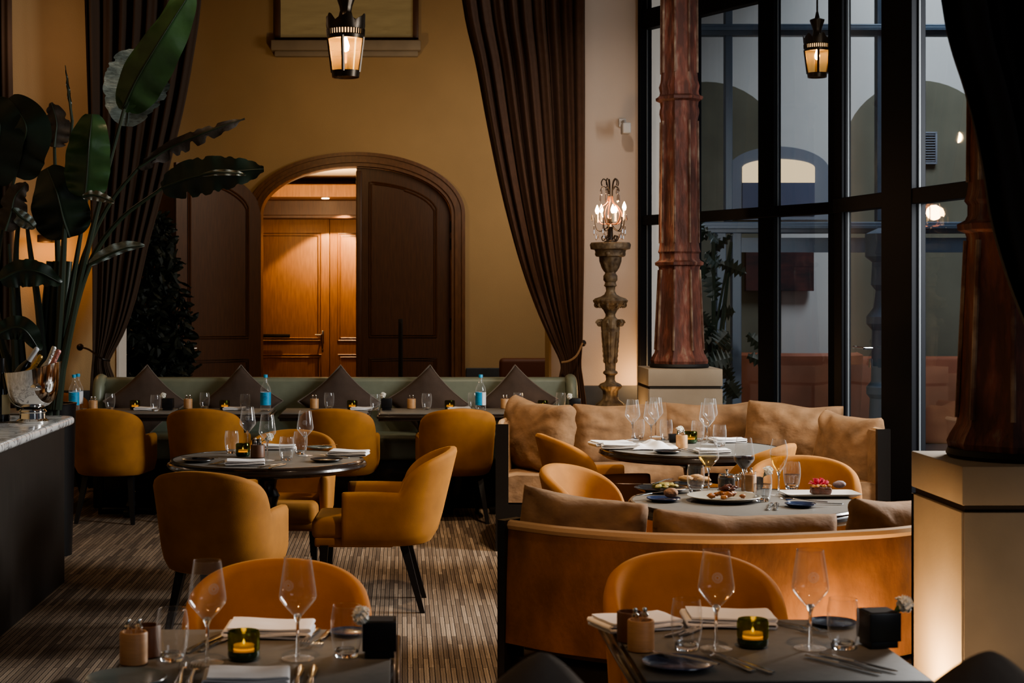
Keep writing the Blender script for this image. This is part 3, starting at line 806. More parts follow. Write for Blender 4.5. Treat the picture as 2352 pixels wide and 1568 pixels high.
# ------------------------------------------------------------------ lanterns
def lantern():
    r = thing('hanging_lantern')
    k = 10/F
    def z(py): return (178-py)*k
    bm = NB(); lathe(bm, [(28*k,0),(31*k,.0),(32*k,z(170)),(33*k,z(163)),(29*k,z(163)),(28*k,0)], 40); make('bottom_ring', bm, M['bronze'], r)
    bm = NB(); lathe(bm, [(38*k,z(90)),(41.5*k,z(90)),(43*k,z(82)),(41*k,z(80)),(38*k,z(90))], 40); make('upper_ring', bm, M['bronze'], r)
    bm = NB()
    for i in range(4):
        a = i*PI/2-PI/2-.25
        tube(bm, [(31*k*math.cos(a),31*k*math.sin(a),z(166)),(41*k*math.cos(a),41*k*math.sin(a),z(86))], .011, 6)
    make('glazing_bar', bm, M['bronze'], r)
    bm = NB(); lathe(bm, [(30*k,z(166)),(40*k,z(87))], 40); make('glass', bm, M['amber'], r)
    bm = NB()
    for i in range(40):
        a = i*2*PI/40; c, s = math.cos(a), math.sin(a)
        tube(bm, [(42*k*c,42*k*s,z(82)),(43*k*c,43*k*s,z(68))], .0055, 5)
    make('pierced_band', bm, M['bronze'], r)
    bm = NB(); lathe(bm, [(39*k,z(82)),(40*k,z(68))], 40); make('inner_glow', bm, M['slit'], r)
    bm = NB(); n = 96; R1 = []; R2 = []
    for i in range(n):
        a = i*2*PI/n
        h = 16+14*abs(math.sin(a*3))**3+6*abs(math.sin(a*6+.6)); rr = 44+3*(h-16)/16
        c, s = math.cos(a), math.sin(a)
        R1.append([(43*k*c,43*k*s,z(69)),(45*k*c,45*k*s,z(60)),(rr*k*c,rr*k*s,z(68-h)),((rr-2)*k*c,(rr-2)*k*s,z(68-h)),(41*k*c,41*k*s,z(66))])
    R1.append(R1[0]); loft(bm, R1, True, False)
    make('crown', bm, M['bronze'], r)
    bm = NB(); lathe(bm, [(42*k,z(62)),(30*k,z(50)),(16*k,z(38)),(13*k,z(25)),(15*k,z(14)),(22*k,z(-6)),(24*k,z(-14)),(8*k,z(-20)),(4*k,z(-40)),(0,z(-40))], 32, mod=lambda a, zz: 1+.05*math.sin(a*8)); make('cap', bm, M['bronze'], r)
    bm = NB(); tube(bm, [(0,0,z(-40)),(0,0,3.0)], .008, 6); make('chain', bm, M['bronze'], r)
    bm = NB(); lathe(bm, [(0,z(120)),(7*k,z(116)),(9*k,z(105)),(6*k,z(95)),(3*k,z(85)),(0,z(85))], 16); make('bulb', bm, M['bulb'], r)
    return r
lan = put(lantern, Q(794,178,10), .1, 'bronze hanging lantern with amber glass in front of the high window', 'lantern', 'crowned lanterns')
lan2 = put(lantern, Q(1877,178,13.5), .1, 'crowned lantern added outside the panes to stand in for a reflection', 'lantern', 'crowned lanterns', scale=.93)  # second lantern placed outside in place of a reflected one

# ------------------------------------------------------------------ chairs
def chair():
    r = thing('dining_chair')
    a, yb, ys, yf = .262, -.29, -.03, .165
    raw = []
    n1, n2 = 14, 60
    for i in range(n1): raw.append((a, yf+(ys-yf)*i/n1))
    for i in range(n2+1):
        t = PI*i/n2; e = .86
        c, s = math.cos(t), math.sin(t)
        raw.append((a*math.copysign(abs(c)**e, c), ys+(yb-ys)*abs(s)**e))
    for i in range(n1): raw.append((-a, ys+(yf-ys)*(i+1)/n1))
    # arc length from the back centre
    P2 = [Vector((x, y, 0)) for x, y in raw]
    acc = [0]
    for u, v in zip(P2[:-1], P2[1:]): acc.append(acc[-1]+(v-u).length)
    mid = acc[-1]/2
    zb, T, SS = .335, .052, .33
    rings = []
    for i, p in enumerate(P2):
        s = abs(acc[i]-mid)
        t = (P2[min(i+1, len(P2)-1)]-P2[max(i-1, 0)]).normalized()
        nrm = Vector((-t.y, t.x, 0))
        if nrm.dot(p-Vector((0, 0, 0))) < 0: nrm = -nrm
        if nrm.length < .1: nrm = Vector((0,-1,0))
        q = max(0, 1-(s/SS)**2.1)
        h = .605+.21*q**.58
        if s > SS: h = .605+.004*math.sin((s-SS)*9)
        wb = max(0, -nrm.y)
        def at(z, inn):
            lean = (.115*wb+.0)*(z-zb)/.48
            tuck = -.030*max(0, 1-(z-zb)/.10)**2
            pp = p+nrm*(lean+tuck-inn)
            return Vector((pp.x, pp.y, z))
        top = h
        ring = [at(zb, .012), at(zb+.01, 0)]
        for f in (.12,.3,.5,.7,.88,1): ring.append(at(zb+.01+(top-.022-zb-.01)*f, 0))
        ring += [at(top-.006, .007), at(top, T*.32), at(top, T*.68), at(top-.006, T-.007)]
        for f in (1,.85,.65,.45,.25,0): ring.append(at(zb+.03+(top-.022-zb-.03)*f, T))
        ring.append(at(zb, T-.01))
        rings.append(ring)
    def shrink(ring, dy, k):
        c = sum(ring, Vector())/len(ring)
        return [Vector((c.x+(v.x-c.x)*k, v.y+dy, c.z+(v.z-c.z)*(1-(1-k)*.13))) for v in ring]
    rings = [shrink(rings[0], .014, .55), shrink(rings[0], .010, .85)]+rings+[shrink(rings[-1], .010, .85), shrink(rings[-1], .014, .55)]
    bm = NB(); loft(bm, rings, True, True)
    make('backrest', bm, M['velvet'], r, True, 60)
    bm = NB(); box(bm, -.208,.208,-.20,.335,.36,.475,.038,5); make('seat', bm, M['velvet'], r, True, 60)
    bm = NB(); box(bm, -.204,.204,-.08,.32,.325,.375,.014,3); make('seat_frame', bm, M['velvet'], r, True, 60)
    for sx in (-1, 1):
        for (x0,y0,x1,y1) in ((.19,.27,.20,.285), (.16,-.13,.205,-.225)):
            bm = NB(); rg = []
            for z, w in ((.335,.021),(0,.0125)):
                f = 1-z/.335
                x = sx*(x0+(x1-x0)*f); y = y0+(y1-y0)*f
                rg.append([(x-w,y-w,z),(x+w,y-w,z),(x+w,y+w,z),(x-w,y+w,z)])
            loft(bm, rg, True, True); make('leg', bm, M['leg'], r, False)
    return r
CG = 'mustard velvet tub dining chairs'
def ch(x, y, rz, label): return put(chair, (x, y, 0), rz, label, 'chair', CG)
R_ = math.radians
def xd(px, d): return (px-CX)*d/F
ch(xd(515,7.5), 7.5, R_(-13), 'mustard tub chair, back to us, nearest at the left round table')
ch(xd(872,8.3), 8.3, R_(88), 'mustard tub chair in profile facing left beside the left round table')
ch(xd(655,8.95), 8.98, R_(176), 'mustard tub chair tucked behind the left round table facing us')
ch(xd(262,11.4), 11.42, R_(-8), 'leftmost mustard chair drawn up to the green banquette tables')
ch(xd(482,11.4), 11.42, R_(-5), 'second mustard chair along the green banquette, behind the round table glasses')
ch(xd(782,11.4), 11.42, R_(-6), 'third mustard chair along the green banquette, left of the blue bottle at right')
ch(xd(1044,11.4), 11.42, R_(5), 'fourth mustard chair along the green banquette, left arm showing')
ch(xd(1252,12.0), 11.65, R_(0), 'mustard chair at the right end of the green banquette, mostly hidden by the sofa cushion')
ch(-2.72, 12.42, R_(180), 'mustard chair in shadow behind the two water bottles at far left')
ch(xd(650,4.8), 4.41, R_(180), 'orange tub chair facing us across the near left table')
ch(xd(1572,4.9), 4.55, R_(180), 'orange tub chair facing us across the near right table')
ch(xd(1392,9.12), 9.12, R_(-80), 'mustard chair turned right at the left side of the far round table')
ch(xd(1440,7.25), 7.25, R_(238), 'bright mustard chair with inner back showing at left of the laid food table')
ch(xd(1655,8.66), 8.66, R_(58), 'mustard chair, back to us, at the right of the far round table')
ch(xd(1845,7.5), 7.48, R_(168), 'orange tub chair facing us behind the rectangular white plate')

# ------------------------------------------------------------------ tables
def round_table(R=.5):
    r = thing('round_table')
    bm = NB(); lathe(bm, [(0,.745),(R*.965,.745),(R*.97,.75),(0,.75)], 72); make('table_top', bm, M['lino'], r)
    bm = NB(); lathe(bm, [(R*.965,.738),(R*.965,.752),(R*.985,.752),(R*.998,.745),(R*.998,.738),(R*1.02,.733),(R*1.03,.722),(R*1.015,.712),(R*.99,.708),(R*.97,.700),(0,.700)], 72); make('moulded_edge', bm, M['edge'], r)
    bm = NB(); lathe(bm, [(0,.70),(.13,.70),(.11,.67),(.05,.64),(.045,.60),(.065,.56),(.05,.52),(.042,.3),(.05,.16),(.07,.12),(.07,.06),(0,.06)], 28); make('pedestal', bm, M['black_wood'], r)
    bm = NB()
    for i in range(4):
        a = PI/4+i*PI/2; c, s = math.cos(a), math.sin(a)
        tube(bm, [(c*.04,s*.04,.12),(c*.18,s*.18,.07),(c*.32,s*.32,.022)], lambda f: .035-.016*f, 8, 10)
    make('foot', bm, M['black_wood'], r)
    return r
def square_table(hx=.32, hy=.34):
    r = thing('square_table')
    bm = NB(); box(bm, -hx+.012, hx-.012, -hy+.012, hy-.012, .744, .75, .002); make('table_top', bm, M['lino'], r)
    bm = NB(); box(bm, -hx, hx, -hy, hy, .722, .744, .005, 3); box(bm, -hx-.012, hx+.012, -hy-.012, hy+.012, .712, .732, .008, 3); box(bm, -hx, hx, -hy, hy, .695, .715, .004); make('moulded_edge', bm, M['edge'], r)
    bm = NB(); lathe(bm, [(0,.70),(.06,.70),(.035,.66),(.032,.1),(.05,.06),(0,.06)], 20); make('pedestal', bm, M['black_wood'], r)
    bm = NB(); box(bm, -.22,.22,-.03,.03,0,.05,.01); box(bm, -.03,.03,-.22,.22,0,.05,.01); make('foot', bm, M['black_wood'], r)
    return r
put(round_table, (xd(614,8.32), 8.32, 0), 0, 'round table laid for three at left with taupe top and black edge', 'table', R=.5, key='rt')
put(round_table, (xd(1590,8.9), 8.9, 0), .3, 'round table with napkins and many glasses in front of the far curved sofa', 'table', key='rt', scale=None)
put(round_table, (xd(1712,6.6), 6.6, 0), .2, 'round table crowded with food plates and wine behind the near sofa', 'table', R=.475, key='rt3')
def sq(x0, x1, y0, y1, label, key):
    return put(square_table, ((x0+x1)/2, (y0+y1)/2, 0), 0, label, 'table', key=key, hx=(x1-x0)/2-.012, hy=(y1-y0)/2-.012)
sq(.512, 1.19, 3.52, 4.235, 'near right square table with taupe top laid with two wine glasses', 'sqn')
sq(-.672, -.004, 3.40, 4.11, 'near left square table with taupe top laid for two', 'sqm')
BT = []
tl = ['at the left end', 'second from left, carrying the blue-labelled bottle', 'in the middle', 'fourth from left, carrying the two-tone bottle', 'at the right end']
for i in range(5):
    x0 = -2.30+i*.705; x1 = x0+.66
    BT.append((x0+x1)/2)
    sq(x0, x1, 11.45, 12.02, 'small square banquette table '+tl[i], 'sqb')

# ------------------------------------------------------------------ tableware
def emblem(bm, R0, z0, r):
    def put_ring(rad, w, n=28):
        rings = []
        for i in range(n+1):
            a = 2*PI*i/n
            ring = []
            for q in (rad-w, rad+w):
                x = q*math.cos(a); z = z0+q*math.sin(a)
                ring.append((x, -math.sqrt(max(1e-9, R0*R0-x*x))-.0006, z))
            rings.append(ring)
        for A, B in zip(rings[:-1], rings[1:]):
            v = [bm.verts.new(p) for p in (A[0], A[1], B[1], B[0])]; bm.faces.new(v)
    put_ring(r, r*.07); put_ring(r*.78, r*.04); put_ring(r*.38, r*.09)
    for i in range(12):
        a = i*PI/6
        x, z = r*.6*math.cos(a), r*.6*math.sin(a)
        d = r*.07
        v = [bm.verts.new((x+u, -math.sqrt(R0*R0-(x+u)**2)-.0006, z0+z+w)) for u, w in ((-d,-d),(d,-d),(d,d),(-d,d))]; bm.faces.new(v)
def wine_glass(fill=None, level=.4, slim=False, mark=True):
    r = thing('wine_glass')
    h = .235; zb = .098
    if slim: bowl = [(.004,zb),(.012,zb+.006),(.026,zb+.03),(.035,zb+.06),(.037,zb+.08),(.034,zb+.11),(.0275,h)]
    else: bowl = [(.004,zb),(.012,zb+.004),(.028,zb+.022),(.042,zb+.040),(.044,zb+.048),(.0425,zb+.062),(.037,zb+.10),(.0315,h)]
    bm = NB(); lathe(bm, bowl, 40); b = make('bowl', bm, M['gt'], r, True, 70)
    bm = NB(); lathe(bm, [(bowl[-1][0]-.0004,h-.0006),(bowl[-1][0]+.0008,h-.0006),(bowl[-1][0]+.0008,h+.0008),(bowl[-1][0]-.0004,h+.0008),(bowl[-1][0]-.0004,h-.0006)], 40); make('rim', bm, M['gs'], b)
    bm = NB(); lathe(bm, [(0,.004),(.006,.006),(.0042,.02),(.0034,.05),(.0042,zb-.012),(.010,zb+.002),(.006,zb+.007),(0,zb+.008)], 16); make('stem', bm, M['gs'], r)
    bm = NB(); lathe(bm, [(0,0),(.0375,0),(.038,.0012),(.02,.003),(.006,.007),(0,.007)], 40); make('foot', bm, M['gt'], r)
    if mark and not slim:
        bm = NB(); emblem(bm, .0400, zb+.078, .0115); make('emblem', bm, M['emblem'], b, False)
    if fill:
        top = zb+(h-zb)*level; pr = [(0,bowl[0][1]+.002)]
        for (r0, z0), (r1, z1) in zip(bowl[:-1], bowl[1:]):
            if z0 < top:
                pr.append((r0*.97, max(z0, zb+.002)))
                if z1 >= top: q = (top-z0)/(z1-z0); pr.append(((r0+(r1-r0)*q)*.97, top))
        pr.append((0, top))
        bm = NB(); lathe(bm, pr, 32); make('wine', bm, M[fill], r, True, 50)
    return r
def tumbler(fill=0):
    r = thing('water_glass')
    bm = NB(); lathe(bm, [(.027,.006),(.034,.03),(.0375,.06),(.037,.09),(.0325,.118)], 36); make('wall', bm, M['gt'], r)
    bm = NB(); lathe(bm, [(0,0),(.026,0),(.028,.004),(.0285,.012),(.024,.018),(.010,.014),(0,.013)], 36); make('base', bm, M['gs'], r)
    bm = NB(); lathe(bm, [(.0322,.1175),(.0335,.1175),(.0335,.119),(.0322,.119),(.0322,.1175)], 36); make('rim', bm, M['gs'], r)
    if fill:
        bm = NB(); lathe(bm, [(0,.02),(.029,.02),(.033,.035),(.0355,fill),(0,fill)], 30); make('water', bm, M['water'], r, True, 50)
    return r
def tealight():
    r = thing('tealight_holder')
    bm = NB(); lathe(bm, [(.034,.016),(.037,.024),(.0375,.058),(.035,.066),(.032,.066),(.033,.058),(.032,.03)], 40, mod=lambda a, z: 1+.012*math.sin(a*24)*math.sin(z*900)); make('glass_cup', bm, M['votive'], r)
    bm = NB(); lathe(bm, [(0,0),(.031,0),(.036,.006),(.0375,.014),(.036,.022),(0,.022)], 36); make('cup_base', bm, M['votive_d'], r)
    bm = NB(); lathe(bm, [(0,.023),(.024,.023),(.024,.034),(.018,.035),(0,.034)], 24); c = make('candle', bm, M['wax'], r)
    bm = NB(); lathe(bm, [(0,.034),(.003,.037),(.003,.041),(0,.048)], 10); make('flame', bm, M['flame'], c)
    return r
def flower_box():
    r = thing('flower_box')
    bm = NB(); box(bm, -.042,.042,-.042,.042,.016,.085,.003); box(bm, -.036,.036,-.036,.036,0,.018,.002); make('box', bm, M['blackbox'], r)
    bm = NB(); box(bm, -.034,.034,-.034,.034,.0852,.0862); make('opening', bm, M['soil'], r, False)
    return r
def carnation():
    r = thing('white_carnation')
    bm = NB()
    rnd = random.Random(3)
    for i in range(26):
        a = rnd.uniform(0, 2*PI); t = rnd.uniform(0, .95); rr = .020*t
        c = Vector((rr*math.cos(a), rr*math.sin(a), .072+.014*(1-t*t)))
        res = bmesh.ops.create_grid(bm, x_segments=4, y_segments=4, size=.010)
        Mx = Matrix.Translation(c) @ Matrix.Rotation(a, 4, 'Z') @ Matrix.Rotation(.5+t*.9, 4, 'Y')
        for v in res['verts']:
            v.co = Mx @ (v.co+Vector((0,0,.0035*math.sin(v.co.x*900+i)+.004*math.cos(v.co.y*700+i))))
    blob(bm, (0,0,.070), .016, 2, .3, 3)
    make('bloom', bm, M['petal'], r)
    bm = NB(); tube(bm, [(0,.004,0),(.002,.002,.03),(0,0,.06)], .002, 6, 8); lathe(bm, [(.003,.045),(.007,.052),(.009,.062)], 10); make('stem', bm, M['stem'], r)
    return r
def wood_holder(dark=False):
    r = thing('condiment_holder')
    bm = NB(); lathe(bm, [(0,0),(.030,0),(.032,.002),(.032,.070),(.030,.073),(.026,.073),(.026,.05),(0,.05)], 32); make('cylinder', bm, M['walnut' if dark else 'beech'], r)
    return r
def shaker():
    r = thing('salt_shaker')
    bm = NB(); lathe(bm, [(0,0),(.008,0),(.009,.02),(.007,.03),(0,.03)], 14); make('body', bm, M['gt'], r)
    bm = NB(); lathe(bm, [(0,.028),(.008,.028),(.009,.034),(.005,.038),(.007,.045),(.005,.050),(0,.051)], 14); make('cap', bm, M['chrome'], r)
    return r
def oil_jar():
    r = thing('vinegar_jar')
    bm = NB(); lathe(bm, [(0,0),(.034,0),(.035,.003),(.035,.048),(0,.048)], 28); make('filling', bm, M['oil'], r)
    bm = NB(); lathe(bm, [(.037,0),(.037,.055),(.034,.062),(0,.064)], 28); make('jar', bm, M['gt'], r)
    bm = NB(); lathe(bm, [(0,.062),(.033,.062),(.033,.067),(.006,.070),(.006,.080),(.008,.086),(0,.09)], 24); make('lid', bm, M['chrome'], r)
    return r
def napkin():
    r = thing('folded_napkin')
    bm = NB()
    L, W_ = .10, .062
    path = []
    z = .004; nl = 4; g = .0065
    xs0 = -L; xs1 = L
    for k in range(nl):
        a, b = (xs0, xs1) if k % 2 == 0 else (xs1, xs0)
        off = .004*k
        for i in range(13):
            u = i/12; path.append((a+(b-a)*u*(1 if k < nl-1 else .96), z+k*g+.002*math.sin(u*5+k)))
        if k < nl-1:
            s = 1 if b > a else -1
            for t in (.25,.5,.75): path.append((b+s*g*.5*math.sin(PI*t), z+k*g+g/2-g/2*math.cos(PI*t)))
    rings = []
    n = 14
    for j in range(n+1):
        v = -W_+2*W_*j/n
        up = []; dn = []
        for i, (x, zz) in enumerate(path):
            x0, z0 = path[max(0, i-1)]; x1, z1 = path[min(len(path)-1, i+1)]
            tx, tz_ = x1-x0, z1-z0; l = math.hypot(tx, tz_) or 1
            nx, nz = -tz_/l*.0022, tx/l*.0022
            wv = .0022*noise.noise(Vector((x*14, v*22, 1.7)))*(zz/.02)
            vv = v+.003*math.sin(zz*400)
            up.append((x+nx, vv, zz+nz+wv)); dn.append((x-nx, vv, zz-nz+wv))
        rings.append(up+dn[::-1])
    loft(bm, rings, True, True)
    make('linen', bm, M['white'], r, True, 50)
    return r
def napkin_bm(W_=.12, L=.09, amp=.02, seed=0):
    bm = NB(); n = 30; rings = []
    for i in range(n+1):
        ring = []
        for j in range(n+1):
            u = -1+2*i/n; v = -1+2*j/n
            e = (1-abs(u)**4)*(1-abs(v)**4)
            z = .004+e*(.016+amp*(.5+.5*math.sin(u*6+seed+v*1.4))+amp*.6*noise.noise(Vector((u*2.5, v*2.5, seed))))
            ring.append((u*W_*(1+.08*math.sin(v*4+seed)), v*L*(1+.1*math.sin(u*5+seed)), z))
        rings.append(ring)
    loft(bm, rings, False, False)
    b2 = [[(x, y, .001) for x, y, z in r] for r in rings]
    return bm
def flat(bm, prof, th=.0016, up=None):       # prof: (y, halfwidth, z)
    rings = [[(-w, y, z), (-w*.5, y, z+th), (w*.5, y, z+th), (w, y, z), (0, y, z-th*.3)] for y, w, z in prof]
    loft(bm, rings, True, True)
def fork():
    r = thing('fork')
    bm = NB()
    flat(bm, [(-.10,.006,.003),(-.095,.0105,.003),(-.06,.008,.0035),(0,.0045,.006),(.035,.0035,.009),(.048,.008,.007),(.058,.0125,.005)], .002)
    for k in range(4):
        x = -.0105+k*.007
        rg = [[(x-w,y,z),(x+w,y,z),(x+w,y,z+.0014),(x-w,y,z+.0014)] for y, w, z in ((.056,.0018,.0055),(.075,.0016,.004),(.097,.0009,.008))]
        loft(bm, rg, True, True)
    make('fork_body', bm, M['steel'], r, True, 50); return r
def knife():
    r = thing('knife')
    bm = NB(); flat(bm, [(-.11,.006,.003),(-.105,.0095,.003),(-.06,.0075,.004),(-.01,.005,.004)], .003); h = make('handle', bm, M['steel'], r, True, 50)
    bm = NB(); flat(bm, [(-.012,.005,.004),(.0,.0085,.004),(.07,.0105,.003),(.095,.009,.003),(.108,.003,.003)], .0012); make('blade', bm, M['steel'], r, True, 50); return r
def spoon():
    r = thing('spoon')
    bm = NB(); flat(bm, [(-.10,.006,.003),(-.095,.0105,.003),(-.06,.008,.0035),(0,.0045,.008),(.035,.0035,.012)], .002); make('handle', bm, M['steel'], r, True, 50)
    bm = NB(); rg = []
    for i in range(9):
        s = i/8; w = .019*math.sin(PI*(s*.9+.05))**.7
        rg.append([(w*math.cos(t), .033+.052*s, .012-.011*math.sin(PI*s)*math.sin(t)*-1*-1) for t in [PI*k/8 for k in range(9)]])
    loft(bm, rg, False, False); make('bowl', bm, M['steel'], r); return r
def plate(m='plate_dark', R=.09, rim=.012):
    r = thing('plate')
    bm = NB(); lathe(bm, [(0,.003),(R*.55,.003),(R*.62,0),(R*.7,.001),(R*.95,rim-.002),(R,rim),(R*.99,rim+.002),(R*.93,rim),(R*.78,.006),(0,.006)], 56); make('dish', bm, M[m], r, True, 60); return r
def bottle():
    r = thing('water_bottle')
    bm = NB(); lathe(bm, [(0,.004),(.030,.002),(.037,.010),(.038,.03),(.038,.150),(.034,.172),(.020,.198),(.014,.215),(.013,.255)], 36); make('glass_body', bm, M['gt'], r)
    bm = NB(); lathe(bm, [(0,0),(.034,0),(.036,.006),(.02,.010),(0,.012)], 30); make('glass_base', bm, M['gs'], r)
    bm = NB(); lathe(bm, [(0,.243),(.0155,.243),(.0155,.262),(.014,.265),(0,.265)], 20); make('cap', bm, M['blue_label'], r)
    def lab(a0, a1, m, name):
        bm = NB(); rg = []
        for i in range(25):
            a = a0+(a1-a0)*i/24
            rg.append([(.0388*math.cos(a), .0388*math.sin(a), z) for z in (.045,.138)])
        loft(bm, rg, False, False); return make(name, bm, M[m], r)
    lb = lab(-PI*.98, -PI*.02, 'blue_label', 'blue_label')
    bm = NB()
    for zc, w, hh in ((.108,.30,.004),(.098,.42,.0035),(.088,.25,.002),(.122,.07,.006)):
        rg = [[(.0392*math.cos(a), .0392*math.sin(a), z) for z in (zc-hh/2*1, zc+hh/2)] for a in [-PI/2-w+2*w*i/10 for i in range(11)]]
        loft(bm, rg, False, False)
    make('label_print', bm, M['print'], lb)
    lab(.0, PI*1.0, 'white_label', 'back_label')
    return r

TZ = .752
def on(px, py, z=TZ): return P(px, py, z)
GW, GT = 'stemmed wine glasses', 'clear water tumblers'
def wg(px, py, label, rz=0, **k): return put(wine_glass, on(px, py), rz, label, 'wine glass', GW, **k)
def wt_(px, py, label, fill=0): return put(tumbler, on(px, py), 0, label, 'water glass', GT, fill=fill)
def tl_(px, py, label): return put(tealight, on(px, py), 0, label, 'candle holder', 'green glass tealights')
def fb(px, py, label, cpx, cpy, clabel, rz=0, bs=1):
    p = on(px, py); b_ = put(flower_box, p, rz, label, 'flower box', 'black cube flower boxes'); b_.scale = (bs*.95, bs*.95, bs)
    q = Q(cpx, cpy, p.y)
    c = put(carnation, (p.x+(q.x-p.x)*.12, p.y, p.z+.088*bs), 0, clabel, 'flower', 'white carnations')
    dx, dz = q.x-(p.x+(q.x-p.x)*.12), max(.022, q.z-(p.z+.088*bs))
    L = math.hypot(dx, dz); s = max(.75, min(1.25, L/.075))
    c.rotation_euler = (.25, min(1.1, max(-1.1, math.atan2(dx, dz))), .4); c.scale = (1, 1, 1); c.location.z -= max(0, .078-L)*.8
    return c
def wh(px, py, label, n=2, dark=False, where=''):
    p = on(px, py); put(wood_holder, p, 0, label, 'condiment holder', dark=dark)
    for k in range(n):
        a = k*2.4+.6
        put(shaker, (p.x+.013*math.cos(a), p.y+.013*math.sin(a), p.z+.0505), 0, 'pair of silver-capped shakers in the wooden holder '+where, 'shaker', 'silver shakers '+where)
def nap(px, py, rz, label, scale=None): return put(napkin, on(px, py), rz, label, 'napkin', 'white folded napkins', scale=scale)
def cut(b, px, py, rz, label, group=None, dz=0): 
    return put(b, on(px, py)+Vector((0,0,dz)), rz, label, b.__name__, group)
def pl(px, py, label, z=TZ, **k): return put(plate, on(px, py, z), 0, label, 'plate', **k)

# near right table
nap(1458, 1440, .35, 'white napkin crumpled at the left end of the near right table', 1.0)
wh(1472, 1493, 'light wooden condiment cylinder at the left of the near right table', 2, False, 'on the near right table')
put(wood_holder, on(1447, 1472), 0, 'dark walnut cylinder half hidden behind the light wooden one, near right table', 'condiment holder', dark=True)
wt_(1577, 1490, 'water tumbler between the wooden cylinder and left wine glass, near right table')
wg(1645, 1489, 'left wine glass with frosted emblem on the near right table', rz=-.12)
nap(1672, 1432, -.05, 'flat white folded napkin behind the tealight on the near right table', 1.1)
cut(knife, 1582, 1448, 2.4, 'dark silver knife seen through the tumbler on the near right table', 'cutlery behind the tumbler')
cut(knife, 1606, 1445, 2.5, 'silver knife just behind the left wine glass stem, near right table', 'cutlery behind the tumbler')
tl_(1729, 1484, 'green tealight glowing between the two wine glasses on the near right table')
wg(1861, 1488, 'right wine glass with frosted emblem on the near right table', rz=-.05)
cut(fork, 1812, 1440, .55+PI, 'silver fork left of the pair by the right wine glass, near right table')
cut(fork, 1846, 1443, .55+PI, 'silver fork touching the right wine glass stem, near right table')
pl(1912, 1434, 'small pale blue plate at the back of the near right table', m='plate_blue', R=.062, rim=.008, key='pbs')
wt_(1936, 1488, 'water tumbler beside the black flower box on the near right table')
fb(2018, 1482, 'black flower box at the right of the near right table', 2050, 1378, 'white carnation leaning out of the near right black box', .15)
cut(knife, 1937, 1528, .60+PI, 'left knife of the pair at the lower right of the near right table', None)
cut(knife, 1972, 1524, .62+PI, 'right knife of the pair at the lower right of the near right table', None)
cut(fork, 1672, 1521, -2.75+PI, 'left fork of the bright pair at the front of the near right table', None)
cut(fork, 1706, 1526, -2.60+PI, 'right fork of the bright pair at the front of the near right table', None)
pl(1558, 1530, 'cobalt blue side plate with a knife across it, near right table', m='plate_blue', R=.083, rim=.010, key='pbl')
k = cut(knife, 1560, 1522, .75, 'small knife lying across the cobalt side plate', None, .012)
# near left table
wh(307, 1523, 'light wooden condiment cylinder at the left of the near left table', 2, False, 'on the near left table')
put(wood_holder, on(338, 1506), 0, 'dark walnut cylinder behind the light wooden one, near left table', 'condiment holder', dark=True)
wt_(396, 1515, 'left water tumbler on the near left table')
wg(476, 1522, 'left wine glass on the near left table', rz=.5)
wg(684, 1512, 'right wine glass with frosted emblem on the near left table', rz=-.5)
cut(knife, 470, 1478, -.3, 'left knife of the pair behind the left wine glass, near left table')
cut(knife, 505, 1475, -.35, 'right knife of the pair behind the left wine glass, near left table')
tl_(560, 1513, 'green tealight glowing between the wine glasses on the near left table')
nap(618, 1456, -.03, 'white folded napkin at the back of the near left table', 1.05)
cut(fork, 712, 1464, PI-.15, 'left fork of the pair at the back of the near left table')
cut(fork, 742, 1468, PI-.15, 'right fork of the pair at the back of the near left table')
wt_(796, 1506, 'right water tumbler beside the flower box on the near left table')
pl(802, 1456, 'small blue plate behind the right tumbler on the near left table', m='plate_blue', R=.05, rim=.008, key='pbx')
fb(872, 1504, 'black flower box at the right of the near left table', 848, 1412, 'white carnation above the near left black box', 0)
cut(fork, 416, 1552, .05, 'left fork of the pair at the front of the near left table')
cut(fork, 441, 1556, .02, 'right fork of the pair at the front of the near left table')
pl(290, 1565, 'grey-green side plate at the front corner of the near left table', m='plate_grey', R=.088, rim=.010, key='pg')
nap(566, 1566, .06, 'white folded napkin at the front edge of the near left table', .9)
cut(knife, 684, 1555, 0, 'left knife of the pair at the front of the near left table')
cut(knife, 716, 1555, 0, 'right knife of the pair at the front of the near left table')
# left round table
L = ' on the left round table'
pl(455, 1060, 'black side plate at the left'+L, R=.083, key='pd')
cut(knife, 458, 1057, 1.2, 'small knife on the left black side plate', None, .012)
cut(fork, 505, 1063, -.45, 'left fork beside the left napkin'+L); cut(fork, 518, 1062, -.5, 'right fork beside the left napkin'+L)
nap(562, 1067, .10, 'white folded napkin nearest us'+L, .95)
wt_(532, 1040, 'water tumbler at the left'+L)
wg(569, 1033, 'tall wine glass behind the candle'+L)
wg(614, 1057, 'wine glass in front of the white carnation'+L)
tl_(558, 1047, 'dark tealight glowing orange'+L)
wh(592, 1050, 'walnut condiment cylinder', 2, True, 'on the left round table').__class__
_x = [o for o in COL.objects if o.get('label') == 'walnut condiment cylinder'][0]; _x['label'] = 'walnut condiment cylinder beside the candle'+L; _x.scale = (1.15, 1.15, .9)
fb(590, 1030, 'low black flower box behind the walnut cylinder'+L, 609, 998, 'white carnation'+L, 0, .6)
nap(638, 1031, 0, 'white folded napkin on the far side of the left round table', .9)
wt_(658, 1056, 'water tumbler nearest us'+L)
wt_(690, 1042, 'water tumbler behind the right wine glass'+L)
wg(701, 1046, 'rightmost wine glass'+L)
pl(734, 1031, 'grey side plate at the far side with cutlery across it'+L, m='plate_grey', R=.07, key='pgr')
cut(knife, 738, 1029, -1.1, 'knife lying across the grey far side plate'+L, None, .012)
pl(750, 1059, 'black side plate at the right'+L, R=.083, key='pd')
